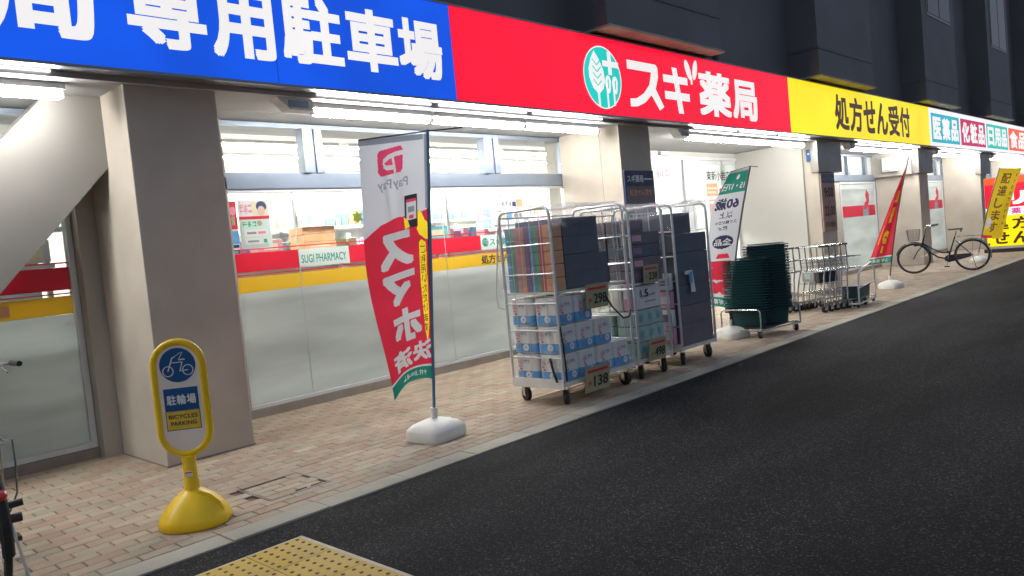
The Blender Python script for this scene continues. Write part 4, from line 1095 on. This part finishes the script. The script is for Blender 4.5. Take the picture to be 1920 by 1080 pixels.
def sheet_cover(label, x0, x1, y0, y1, z0, z1, loc, seed, front=False):
    """wrinkled clear plastic cover draped over the top of a cage"""
    rnd = random.Random(seed); t = thing('plastic_cover', label, 'plastic cover', loc)
    def w(u, v, k): return .012 * math.sin(u * 9 + k) * math.cos(v * 7 + k * 2) + .006 * math.sin(u * 23 + v * 17 + k)
    def grid(f, n, m_, nm):
        vs = [f(i / n, j / m_) for j in range(m_ + 1) for i in range(n + 1)]
        MB().add(vs, [(j * (n + 1) + i, j * (n + 1) + i + 1, (j + 1) * (n + 1) + i + 1, (j + 1) * (n + 1) + i) for j in range(m_) for i in range(n)]).build(nm, 'vinyl_sheet', t, True)
    grid(lambda u, v: (x0 + (x1 - x0) * u, y0 + (y1 - y0) * v, z1 + w(u, v, seed) - .03 * math.sin(math.pi * u) * math.sin(math.pi * v)), 16, 10, 'top_sheet')
    grid(lambda u, v: (x0 + w(u, v, 1) * 1.2, y0 + (y1 - y0) * u, z1 - (z1 - z0) * v + .02 * math.sin(u * 6) * v), 12, 14, 'end_sheet')
    if front: grid(lambda u, v: (x0 + (x1 - x0) * u, y0 + w(u, v, 3) * 1.2, z1 - (z1 - z0) * front * v * (1 - .7 * u)), 16, 10, 'front_sheet')
    hem = [(x0 + w(u / 12, 0, 1) - .004, y0 + (y1 - y0) * u / 12, z1 + .008 * math.sin(u)) for u in range(13)]
    MB().tube(hem, .006, 5).build('hem', 'vinyl_sheet', t, True)
    return t
# packs of paper rolls
def roll_pack_mb(w, d, h):
    """wrapped rolls: scalloped plan, pinched top and bottom"""
    n = 48; prof = ((.0, .93), (.03, 1.0), (.5, 1.01), (.97, 1.0), (1.0, .92)); vs = []; fs = []
    for fz, fr_ in prof:
        for k in range(n):
            a = 2 * math.pi * k / n; ct, s_ = math.cos(a), math.sin(a); p = 6
            q = (abs(ct) ** p + abs(s_) ** p) ** (-1 / p)
            x, y = ct * q, s_ * q
            sc = 1 - .035 * (abs(math.cos(math.pi * (x if abs(s_) > abs(ct) else y))) < .35) * 1.0 - .02 * abs(math.cos(math.pi * x) * math.cos(math.pi * y))
            vs.append((w / 2 * x * sc * fr_, d / 2 * y * sc * fr_, h * fz))
    m_ = len(prof)
    for i in range(m_ - 1):
        for k in range(n): fs.append((i * n + k, i * n + (k + 1) % n, (i + 1) * n + (k + 1) % n, (i + 1) * n + k))
    fs.append(tuple(range(n - 1, -1, -1))); fs.append(tuple((m_ - 1) * n + k for k in range(n)))
    return MB().add(vs, fs)
def roll_pack(label, w, d, h, wrap, group):
    t = thing('paper_pack', label, 'paper pack', (0, 0, 0), 0, group)
    roll_pack_mb(w, d, h).build('rolls', 'pack_white', t, True)
    b = roll_pack_mb(w * 1.012, d * 1.012, h * .36); b.v = [(x, y, z + h * .02) for x, y, z in b.v]; b.build('wrap_band', wrap, t, True)
    for sgn in (0, 1):      # print on the street face and on the end face
        def q(nm, m, g, a, c, a1, c1, off=.0):
            o, ux = ((-w / 2, -d / 2 * 1.02 - .002 - off, 0), X_) if sgn == 0 else ((-w / 2 * 1.02 - .002 - off, d / 2, 0), -Y_)
            W_ = w if sgn == 0 else d
            put2d(MB(), g, Vector(o) + ux * a * W_ + Z_ * c * h, ux, Z_, (a1 - a) * W_, (c1 - c) * h).build(nm, m, t)
        q('print_word', 'pack_purple', marks2d(3, 6), .40, .66, .66, .80); q('print_word', 'pack_red', marks2d(2, 13), .14, .60, .34, .80)
        for k in range(3): q('print_dot', ('pack_red', 'pack_purple', 'pack_red')[k], disc2d(10), .16 + .05 * (k % 2), .40 - .1 * k + .1, .27 + .05 * (k % 2), .50 - .1 * k + .08, .0006 * k)
        q('print_roll', 'pack_white', disc2d(16), .46, .10, .72, .36, .002); q('print_roll_core', 'pack_blue', disc2d(10), .55, .19, .63, .27, .003)
    return t
c1 = cage('white roll cage nearest the camera, tissue packs above and paper packs below', 5.02, 4.34, 1.06, .60, 1.73, 1.0)
C1 = (5.02, 4.34)
proto = None
for lev, (nx, zz) in enumerate(((4, .202), (3, .452), (2, .702))):
    for i in range(nx):
        for j in range(2):
            if proto is None:
                o = proto = roll_pack('white paper roll pack', .252, .275, .243, 'pack_blue', 'paper packs in the nearest roll cage')
            else: o = copy_tree(proto)
            o['label'] = 'white paper roll pack, %s row, %s from near end, %s' % (('bottom', 'middle', 'top')[lev], ('first', 'second', 'third', 'fourth', 'fifth')[i], ('street side', 'shop side')[j])
            o.location = (C1[0] + .142 + i * .257 + random.uniform(-.004, .004), C1[1] + .155 + j * .287, zz)
tp = None
cols = ['box_blue', 'box_green', 'box_pink', 'box_orange', 'box_purple', 'box_blue', 'box_green', 'box_red', 'box_orange', 'box_orange']
for k in range(5):
    for j in range(2):
        for i in range(1):
            t = thing('tissue_pack', 'tissue pack, %s layer from below, %s side of the nearest cage' % (('first', 'second', 'third', 'fourth', 'fifth')[k], ('street', 'shop')[j]), 'tissue pack', (C1[0] + .04 + i * .245, C1[1] + .02 + j * .285, 1.002 + k * .117), 0, 'tissue packs in the nearest roll cage')
            for q in range(5):
                kk = ('tb', cols[(4 - q) + (5 if j == 0 else 0)])
                if kk not in gcache:
                    o = MB().cbox(0, .13, 0, .0545, 0, .113, .004).build('tissue_box', kk[1], t); gcache[kk] = o.data
                else: o = link('tissue_box', gcache[kk], t)
                o.location = (0, q * .056, 0)
for i, (x, z, w, h) in enumerate(((.175, 1.002, .62, .30), (.175, 1.304, .56, .33))):
    o = thing('navy_carton', ('lower' if i == 0 else 'upper') + ' plain navy carton behind the tissue packs in the nearest cage', 'carton', (C1[0] + x, C1[1] + .012, z))
    MB().cbox(0, w if i == 0 else w - .06, 0, .56, 0, h, .006).build('body', 'carton_navy', o); MB().box(.02, w - .1, -.0025, -.0008, h * .5 - .002, h * .5).build('seam', 'ink_navy', o)
for i, (x, z) in enumerate(((.60, 1.64), (.75, 1.64))):
    pass
sheet_cover('clear plastic sheet draped over the nearest roll cage', -.03, 1.08, -.012, .62, 1.05, 1.755, (C1[0], C1[1], 0), 2, .35)
wr = thing('wire_holder', 'small white wire holder hooked on the nearest cage', 'wire rack', (C1[0] + .86, C1[1] - .02, 1.30))
for z in (0, .12, .24): MB().tube([(0, 0, z), (.19, 0, z)], .005, 6).build('rail', 'cage_steel', wr)
for x in (0, .063, .126, .19): MB().tube([(x, 0, -.002), (x, 0, .30)], .0035, 5).build('wire', 'cage_steel', wr)
strap(c1, [(.0, -.012, .70), (.01, -.02, .55), (.02, -.02, .35), (.03, -.014, .22)]); strap(c1, [(-.018, .12, .42), (-.02, .09, .3), (-.018, .06, .21)], r=.012)
strap(c1, [(.62, -.02, .95), (.72, -.05, .78), (.86, -.06, .66), (1.0, -.03, .66), (1.05, -.015, .72)])
strap(c1, [(-.012, .61, 1.6), (-.03, .64, 1.3), (-.06, .66, 1.0), (-.075, .63, .88), (-.03, .6, .86)], 'cage_steel', .007)
def price_card(label, loc, w, h, num, tilt, m='paper_yellow_shaded', rz=0.0):
    t = thing('price_card', label, 'price card', loc); t.rotation_euler = (tilt, 0, rz)
    MB().box(0, w, 0, .004, 0, h).build('card', m, t)
    letters('lettering', num, (w * .34, -.002, h * .18), X_, Z_, w * .58, h * .42, 'ink_black', t, .02)
    put2d(MB(), marks2d(1, 12), (w * .12, -.002, h * .2), X_, Z_, w * .14, h * .25).build('print', 'ink_red', t)
    MB().box(w * .1, w * .9, -.002, -.001, h * .76, h * .86).build('text_line', 'ink_red', t)
price_card('yellow price card reading 298 on the nearest cage', (C1[0] + .36, C1[1] - .03, .80), .33, .22, '298', .05)
price_card('yellow price card reading 138 hanging at the foot of the nearest cage', (C1[0] + .22, C1[1] - .045, .07), .36, .23, '138', .12)

c2 = cage('middle roll cage with dark boxes above and big roll packs below', 6.20, 4.36, .58, .60, 1.70, .95, 4, .07)
for k in range(3):
    for j in range(2):
        o = thing('paper_bundle', '%s mint wrapped roll bundle in the middle cage, %s side' % (('lowest', 'second', 'third')[k], ('street', 'shop')[j]), 'paper pack', (6.49, 4.36 + .155 + j * .29, .202 + k * .16))
        roll_pack_mb(.52, .27, .158).build('rolls', 'pack_mint', o, True)
        for q in range(3): put2d(MB(), disc2d(10), (-.2 + q * .15, -.140, .05), X_, Z_, .06, .07).build('print_dot', 'goods_teal', o)
o = thing('roll_bundle', 'white pack of long rolls printed 1.5 in the middle cage', 'paper pack', (6.48, 4.51, .684))
roll_pack_mb(.50, .27, .235).build('rolls', 'pack_white', o, True)
letters('lettering', '1.5', (-.16, -.141, .12), X_, Z_, .13, .075, 'ink_black', o, .02); put2d(MB(), marks2d(3, 7), (-.02, -.141, .125), X_, Z_, .11, .03).build('print', 'ink_grey', o); MB().box(-.1, .1, -.1415, -.140, .07, .078).build('text_line', 'ink_grey', o)
for k in range(5):
    for j in range(2):
        o = thing('plum_carton', '%s dark plum carton from below in the middle cage, %s stack' % (('first', 'second', 'third', 'fourth', 'fifth')[k], ('street', 'shop')[j]), 'carton', (6.215, 4.375 + j * .285, .952 + k * .125))
        MB().cbox(0, .53 if (k, j) != (4, 0) else .25, 0, .27, 0, .121, .005).build('body', 'carton_plum' if k != 2 else 'carton_navy', o); MB().box(.05, .2, -.002, -.0005, .03, .09).build('label', 'pack_pink' if k % 2 else 'box_purple', o)
for i, (y, m) in enumerate(((4.40, 'pack_pink'), (4.52, 'pack_white'))):
    o = thing('slim_pack', ('pink' if i == 0 else 'cream') + ' slim upright pack at the left edge of the middle cage', 'pack', (6.205, y, .684)); MB().cbox(0, .05, 0, .1, 0, .26, .012).build('body', m, o, True); MB().box(-.0025, -.0005, .01, .09, .12, .2).build('label', 'ink_white', o)
sheet_cover('crumpled clear plastic sheet over the middle roll cage', -.02, .60, -.015, .62, 1.35, 1.72, (6.20, 4.36, 0), 5, .8)
price_card('dim yellow price card reading 238 on the middle cage', (6.33, 4.325, .935), .26, .18, '238', .04)
price_card('tilted yellow price card reading 498 at the foot of the middle cage', (6.28, 4.31, .17), .30, .22, '498', .12)
c3 = cage('third roll cage with navy cartons next to the green and white flag', 6.98, 4.36, .70, .58, 1.70, None, 4, .07)
for k, (z, h, m, nm) in enumerate(((.202, .42, 'carton_plum', 'large plum carton at the bottom of the third cage'), (.624, .22, 'carton_navy', 'flat navy carton second from below in the third cage'), (.846, .34, 'carton_navy', 'tall navy carton in the middle of the third cage'), (1.188, .20, 'carton_navy', 'navy carton near the top of the third cage'), (1.390, .22, 'carton_navy', 'short navy carton on top of the third cage'))):
    o = thing('stacked_carton', nm, 'carton', (6.995, 4.372, z))
    MB().cbox(0, .67 if k < 4 else .36, 0, .555, 0, h, .007).build('body', m, o); MB().box(.02, .3 if k == 4 else .6, -.0022, -.0006, h * .55, h * .56).build('tape', 'ink_navy', o)
for j in range(4):
    o = thing('pink_pack', '%s pink and white pack from below on the left end of the third cage' % ordn[j], 'pack', (6.91, 4.40, .24 + j * .19)); MB().cbox(0, .06, 0, .16, 0, .18, .012).build('body', 'pack_pink' if j % 2 == 0 else 'pack_white', o, True); MB().box(-.0025, -.0005, .02, .14, .05, .13).build('label', 'ink_white' if j % 2 == 0 else 'box_purple', o)
bl = thing('blue_tag', 'white and blue folded tag hanging on the third cage', 'tag', (7.10, 4.335, .76))
MB().prism([(0, .20), (.02, .235), (.16, .235), (.20, .0), (.11, .0), (.11, .19)], 'y', 0, .003).build('card', 'ink_white', bl); MB().box(.09, .15, -.003, -.001, .10, .22).build('blue_print', 'pack_blue', bl)
sheet_cover('clear plastic sheet over the third roll cage', -.02, .72, -.015, .60, 1.40, 1.73, (6.98, 4.36, 0), 9, .6)

# ================================================================== shopping baskets on a dolly
def basket_mb():
    """tapered open basket with turned-out rim and ribbed walls"""
    mb = MB(); zs = [(0.0, .155, .105), (.20, .215, .150)]
    n = 28
    def ring(rx, ry, z):
        out = []
        for k in range(n):
            a = 2 * math.pi * k / n; ct, s_ = math.cos(a), math.sin(a); q = (abs(ct) ** 5 + abs(s_) ** 5) ** (-.2); out.append((rx * 1.16 * ct * q, ry * 1.16 * s_ * q, z))
        return out
    rs = [ring(.178, .118, .004), ring(.182, .122, .0), ring(.205, .142, .19), ring(.246, .180, .192), ring(.246, .180, .205), ring(.203, .140, .207), ring(.178, .118, .012)]
    vs = [p for r in rs for p in r]; fs = []
    for i in range(len(rs) - 1):
        for k in range(n): fs.append((i * n + k, i * n + (k + 1) % n, (i + 1) * n + (k + 1) % n, (i + 1) * n + k))
    fs.append(tuple(range(n))); fs.append(tuple((len(rs) - 1) * n + k for k in range(n)))
    return mb.add(vs, fs)
bm0 = None
def nth(k): return '%d%s' % (k, 'th' if 10 < k % 100 < 14 else {1: 'st', 2: 'nd', 3: 'rd'}.get(k % 10, 'th'))
def basket_stack(x, y, n, rz, lab, z0=.13, pitch=.0262):
    global bm0
    for k in range(n):
        pos = 'lowest' if k == 0 else 'topmost' if k == n - 1 else None
        t = thing('shopping_basket', 'dark green basket, %s of the %s' % (pos or nth(k + 1) + ' from bottom', lab), 'shopping basket', (x + random.uniform(-.004, .004), y + random.uniform(-.004, .004), z0 + k * pitch), rz + random.uniform(-.012, .012), 'baskets in the ' + lab)
        if bm0 is None:
            o = basket_mb().build('shell', 'basket_green', t, True); bm0 = o.data
            h = MB().tube([(-.23, -.18, .213), (.23, -.18, .213)], .006, 6).build('handle', 'black_plastic', t); basket_stack.h = h.data
        else:
            link('shell', bm0, t)
            if k == n - 1: link('handle', basket_stack.h, t)
basket_stack(9.18, 4.72, 20, math.radians(114), 'shorter basket stack next to the flag', .13, .034)
basket_stack(9.50, 4.58, 24, math.radians(116), 'taller basket stack by the carts', .13, .035)
dl = thing('basket_dolly', 'chrome hoop dolly under the green basket stacks', 'dolly', (9.10, 4.30, 0))
def hoop(p0, p1, z, r=.04): 
    a, b = Vector(p0), Vector(p1); d = (b - a).normalized()
    return [a, a + Z_ * (z - r), a + Z_ * (z - r * .3) + d * r * .3, a + Z_ * z + d * r, b + Z_ * z - d * r, b + Z_ * (z - r * .3) - d * r * .3, b + Z_ * (z - r), b]
MB().tube(hoop((-.20, .65, .1), (-.20, .12, .1), .26), .010, 8).build('hoop', 'chrome', dl, True); MB().tube(hoop((.62, .48, .1), (.62, -.02, .1), .26), .010, 8).build('hoop', 'chrome', dl, True)
MB().tube([(-.20, .65, .1), (.62, .48, .1), (.62, -.02, .1), (-.20, .12, .1)], .011, 8, closed=True).build('base_frame', 'chrome', dl, True)
MB().box(-.1, .55, .1, .45, .105, .125).build('deck', 'black_plastic', dl)
for x, y in ((-.16, .60), (-.16, .16), (.58, .44), (.58, .03)): caster(dl, x, y, .04, .3 + x)

# ================================================================== nested shopping carts
def cart_mesh(label, loc, rz, grp, coin=False):
    t = thing('shopping_cart', label, 'shopping cart', loc, rz, grp)
    for s_ in (-1, 1):
        MB().tube([(0, .245 * s_, .985), (.01, .245 * s_, .80), (.02, .242 * s_, .64), (-.02, .255 * s_, .50), (-.05, .275 * s_, .30), (-.06, .28 * s_, .10)], .0115, 8).build('upright', 'chrome', t, True)
        MB().tube([(-.06, .28 * s_, .12), (.15, .25 * s_, .125), (.40, .20 * s_, .13)], .010, 8).build('base_rail', 'chrome', t, True)
        MB().tube([(-.06, .245 * s_, .985), (.03, .245 * s_, .985)], .015, 8).build('grip', 'black_plastic', t, True)
        MB().tube([(.015, .235 * s_, .80), (.34, .20 * s_, .78)], .007, 6).build('top_rail', 'chrome', t, True); MB().tube([(.01, .235 * s_, .62), (.34, .19 * s_, .60)], .007, 6).build('tray_rail', 'chrome', t, True)
        caster(t, -.06, .28 * s_, .05, .2 * s_); caster(t, .38, .20 * s_, .045, .5)
    MB().tube([(0, -.245, .985), (0, .245, .985)], .010, 8).build('handle_bar', 'chrome', t, True)
    MB().tube([(0.01, -.245, .80), (0.01, .245, .80)], .008, 8).build('cross_bar', 'chrome', t, True); MB().tube([(.02, -.242, .62), (.02, .242, .62)], .008, 8).build('cross_bar', 'chrome', t, True); MB().tube([(-.03, -.262, .42), (-.03, .262, .42)], .006, 6).build('cross_bar', 'chrome', t, True)
    wi = MB()
    for k in range(15): wi.tube([(.012, -.225 + .45 * k / 14, .80), (.02, -.22 + .44 * k / 14, .62)], .0028, 4)
    for z in (.68, .74): wi.tube([(.015, -.235, z), (.015, .235, z)], .0028, 4)
    for k in range(1, 9): wi.tube([(.34 * k / 8, -.235 + .035 * k / 8, .61), (.34 * k / 8, .235 - .035 * k / 8, .61)], .0028, 4)
    for k in range(7): wi.tube([(.02, -.22 + .44 * k / 6, .61), (.34, -.18 + .36 * k / 6, .60)], .0028, 4)
    wi.build('wire_tray', 'chrome', t)
    lo = MB()
    for k in range(5): lo.tube([(-.04, -.2 + .4 * k / 4, .16), (-.045, -.2 + .4 * k / 4, .28), (-.02, -.2 + .4 * k / 4, .30), (.34, -.16 + .32 * k / 4, .20)], .005, 5)
    lo.build('lower_tray', 'chrome', t, True)
    if coin:
        MB().cbox(-.07, .0, -.11, .14, .46, .60, .01).build('coin_box', 'ink_grey', t); MB().box(-.074, -.071, -.03, .08, .50, .58).build('coin_box_label', 'pack_mint', t)
        MB().box(-.06, .3, -.2, -.13, .44, .60).build('bag', 'black_plastic', t)
    return t
CR = math.radians(-24); CD = Vector((math.cos(CR * .6), math.sin(CR * .6), 0)) * .14
C0 = Vector((11.66, 4.90, 0))
proto_c = cart_mesh('frontmost chrome shopping cart with grey box, facing the basket stacks', C0, CR, 'nested shopping carts', True)
cart2 = cart_mesh('second chrome cart nested behind the frontmost cart', C0 + CD, CR, 'nested shopping carts')
for k in range(3):
    o = copy_tree(cart2); o.location = C0 + CD * (k + 2); o['label'] = '%s chrome cart nested behind the frontmost cart' % ('third', 'fourth', 'rearmost')[k]
for k in range(4):
    o = copy_tree(cart2); o.location = Vector((11.38, 5.52, 0)) + CD * k; o['label'] = '%s chrome cart of the inner row half hidden by the baskets' % ordn[k]; o['group'] = 'inner row of nested carts'
tr_ = thing('platform_trolley', 'steel tube trolley with a dark bin beside the nested carts', 'trolley', (12.02, 4.36, 0))
MB().tube(hoop((0, .05, .10), (1.0, .05, .10), .62, .10)[0:0] + [(0, 0, .06), (.02, 0, .45), (.05, 0, .52), (.14, 0, .56), (.88, .1, .64), (.96, .1, .60), (1.0, .1, .52), (1.0, .1, .06)], .014, 8).build('hoop', 'cage_steel', tr_, True)
MB().tube([(.02, .0, .30), (1.0, .1, .33)], .009, 8).build('hoop_rail', 'cage_steel', tr_, True)
MB().tube([(0, 0, .06), (1.0, .1, .06), (1.0, .42, .06), (0, .38, .06)], .013, 8, closed=True).build('base_frame', 'cage_steel', tr_, True)
for x, y in ((.04, .03), (.95, .12), (.04, .35), (.95, .38)): caster(tr_, x, y, .028, .2)
bn = thing('dark_bin', 'small dark green bin standing on the tube trolley', 'bin', (12.27, 4.44, .075))
MB().prism([(0, 0), (.42, 0), (.47, .22), (-.03, .22)], 'y', 0, .26).build('body', 'basket_green', bn); MB().box(-.04, .48, -.012, .272, .221, .238).build('rim', 'black_plastic', bn)

# ================================================================== bicycles
def bicycle(label, loc, rz, basket=True, r=.335, wb=1.10, guard='chrome'):
    """city bicycle along +x (front) with step-through frame"""
    t = thing('bicycle', label, 'bicycle', loc, rz)
    for x, rear in ((0, True), (wb, False)):
        wl = MB().torus((x, 0, r), r - .018, .018, 'y', 44, 8).build('tyre', 'rubber', t, True)
        MB().torus((x, 0, r), r - .042, .008, 'y', 40, 6).build('rim', 'chrome', wl, True)
        sp_ = MB()
        for k in range(28):
            a = 2 * math.pi * k / 28; b = a + (.35 if k % 2 else -.35)
            sp_.tube([(x + .022 * math.cos(b), .025 * (1 if k % 4 < 2 else -1), r + .022 * math.sin(b)), (x + (r - .045) * math.cos(a), 0, r + (r - .045) * math.sin(a))], .0011, 3, caps=False)
        sp_.build('spokes', 'chrome', wl)
        MB().tube([(x, -.06, r), (x, .06, r)], .016, 10).build('hub', 'chrome', t, True)
        a0, a1 = (math.radians(-15), math.radians(150)) if rear else (math.radians(40), math.radians(175))
        rg = r + .018
        gv = []
        for k in range(19):
            a = (a0 + (a1 - a0) * k / 18) if rear else (math.radians(15) + math.radians(150) * k / 18)
            ca, sa = math.cos(math.pi - a if rear else a), math.sin(a)
            for dy, dr in ((-.026, -.012), (-.014, .006), (.014, .006), (.026, -.012)): gv.append((x + (rg + dr) * ca, dy, r + (rg + dr) * sa))
        MB().add(gv, [(4 * i + j, 4 * i + j + 1, 4 * i + 4 + j + 1, 4 * i + 4 + j) for i in range(18) for j in range(3)]).build('mudguard', guard if rear else 'bike_frame', t, True)
    bb = Vector((.45, 0, .28)); seat = Vector((.30, 0, .74)); head0 = Vector((.93, 0, .60)); head1 = Vector((.87, 0, .82)); hub = Vector((0, 0, r)); fh = Vector((wb, 0, r))
    f = 'bike_frame'
    MB().tube([head0, Vector((.80, 0, .45)), Vector((.62, 0, .32)), bb], .018, 10).build('down_tube', f, t, True)
    MB().tube([head0 + Vector((-.01, 0, .06)), Vector((.74, 0, .52)), Vector((.55, 0, .42)), Vector((.41, 0, .41))], .014, 10).build('top_tube', f, t, True)
    MB().tube([bb, seat], .015, 10).build('seat_tube', f, t, True); MB().tube([seat, Vector((.265, 0, .86))], .012, 8).build('seat_post', 'chrome', t, True)
    MB().tube([head0, head1], .019, 10).build('head_tube', f, t, True)
    for s_ in (-1, 1):
        y = .05 * s_
        MB().tube([bb + Vector((0, .03 * s_, 0)), hub + Vector((0, y, 0))], .009, 8).build('chain_stay', f, t, True); MB().tube([seat + Vector((-.01, .02 * s_, -.08)), hub + Vector((0, y, 0))], .007, 8).build('seat_stay', f, t, True)
        MB().tube([head0 + Vector((.005, .02 * s_, -.02)), Vector((1.02, y, .48)), fh + Vector((0, y, 0))], .010, 8).build('fork_blade', f, t, True)
        MB().tube([hub + Vector((0, .065 * s_, 0)), Vector((-.03, .06 * s_, .74))], .004, 6).build('rack_stay', 'chrome', t, True); MB().tube([Vector((.26, .04 * s_, .74)), Vector((.0, .065 * s_, .74)), Vector((-.20, .06 * s_, .735)), Vector((-.22, 0, .735))], .005, 6).build('rack_rail', 'chrome', t, True)
        MB().tube([Vector((.83, .0, .96)), Vector((.85, .10 * s_, .985)), Vector((.80, .24 * s_, 1.03)), Vector((.70, .29 * s_, 1.03))], .010, 8).build('handlebar', 'chrome', t, True); MB().tube([Vector((.72, .282 * s_, 1.03)), Vector((.60, .30 * s_, 1.03))], .016, 8).build('grip', 'black_plastic', t, True)
        MB().tube([Vector((.80, .235 * s_, 1.02)), Vector((.66, .25 * s_, .985))], .005, 6).build('brake_lever', 'chrome', t, True)
    for x in (-.1, .02, .14): MB().tube([(x, -.063, .742), (x, .063, .742)], .004, 6).build('rack_bar', 'chrome', t)
    MB().tube([head1, Vector((.84, 0, .96))], .012, 8).build('stem', 'chrome', t, True)
    sv = [(.42, .02), (.34, .045), (.24, .085), (.17, .10), (.14, .07)]
    MB().add([(x, s_ * w, .885 + dz) for x, w in sv for s_, dz in ((-1, 0), (-.6, .035), (.6, .035), (1, 0))], [(4 * i + j, 4 * i + j + 1, 4 * i + 5 + j, 4 * i + 4 + j) for i in range(4) for j in range(3)] + [(0, 1, 2, 3), (16, 17, 18, 19)] + [(4 * i, 4 * i + 4, 4 * i + 7, 4 * i + 3) for i in range(4)]).build('saddle', 'saddle_black', t, True)
    for y in (-.04, .04): MB().lathe([(.016, .84), (.016, .885)], (.18, y, 0), 8).build('saddle_spring', 'chrome', t, True)
    cc = [(.52, .25), (.50, .33), (.45, .36), (.05, .37), (-.03, r), (.05, .29), (.44, .20)]
    MB().prism(cc, 'y', -.062, -.040).build('chain_case', f, t, True)
    MB().tube([bb + Vector((0, -.075, 0)), bb + Vector((.03, -.085, -.165))], .008, 8).build('crank', 'chrome', t, True); MB().box(.43, .53, -.18, -.09, .095, .12).build('pedal', 'black_plastic', t)
    MB().tube([bb + Vector((0, .06, 0)), bb + Vector((-.03, .075, .165))], .008, 8).build('crank', 'chrome', t, True); MB().box(.37, .47, .085, .175, .43, .455).build('pedal', 'black_plastic', t)
    for s_ in (-1, 1): MB().tube([hub + Vector((0, .07 * s_, 0)), Vector((-.07, .11 * s_, .01))], .007, 6).build('stand', 'chrome', t, True)
    MB().tube([Vector((-.07, -.115, .012)), Vector((-.07, .115, .012))], .007, 6).build('stand', 'chrome', t, True)
    MB().lathe([(.022, 0), (.028, .012), (.02, .03), (.006, .036)], (0, 0, 0), 14).build('rear_reflector', 'reflector_red', t, True, Matrix.Translation((-(r + .02) * math.cos(.55), 0, r + (r + .03) * math.sin(.55))) @ Matrix.Rotation(-math.pi / 2, 4, 'Y'))
    MB().tube([Vector((1.0, .05, .62)), Vector((1.08, .05, .62))], [.022, .03], 12).build('head_lamp', 'black_plastic', t, True)
    if basket:
        bk = MB(); z0, z1 = .72, .96
        def rg_(k, n, z, g):
            a = 2 * math.pi * k / n; ct, s2 = math.cos(a), math.sin(a); q = (abs(ct) ** 6 + abs(s2) ** 6) ** (-1 / 6)
            return (1.08 + .13 * g * ct * q, .17 * g * s2 * q, z)
        for k in range(44): bk.tube([rg_(k, 44, z0, .78), rg_(k, 44, z1, 1)], .0022, 4)
        for j in range(7): bk.tube([rg_(k, 24, z0 + (z1 - z0) * j / 6, .78 + .22 * j / 6) for k in range(24)], .0035 if j in (0, 6) else .002, 4, closed=True)
        for k in range(-4, 5): bk.tube([(.98, .03 * k, z0), (1.18, .03 * k, z0)], .002, 4)
        bo = bk.build('basket', 'basket_mesh', t); MB().box(.985, 1.175, -.125, .125, z0 - .006, z0 - .002).build('basket_floor', 'basket_mesh', bo)
    return t
bicycle('black step-through bicycle with front basket parked by the far pillar', (18.55, 4.34, 0), math.radians(103))
bicycle('bicycle at the left edge with chrome rear rack and red reflector', (.835, 4.42, 0), math.radians(87), False, .33, 1.08, 'rubber')
lb = [o for o in COL.objects if o.name.startswith('bicycle')][-1]
MB().tube([(0, -.06, .33), (0, -.12, .33)], .024, 12).build('hub_gear', 'black_plastic', lb, True)
MB().tube([(-.01, -.07, .40), (-.02, -.13, .405)], .018, 10).build('lock_knob', 'black_plastic', lb, True)
MB().tube([(-.03, -.07, .735), (-.035, -.115, .72), (-.02, -.12, .60), (0, -.115, .45), (.01, -.075, .36)], .005, 6).build('side_guard', 'chrome', lb, True)
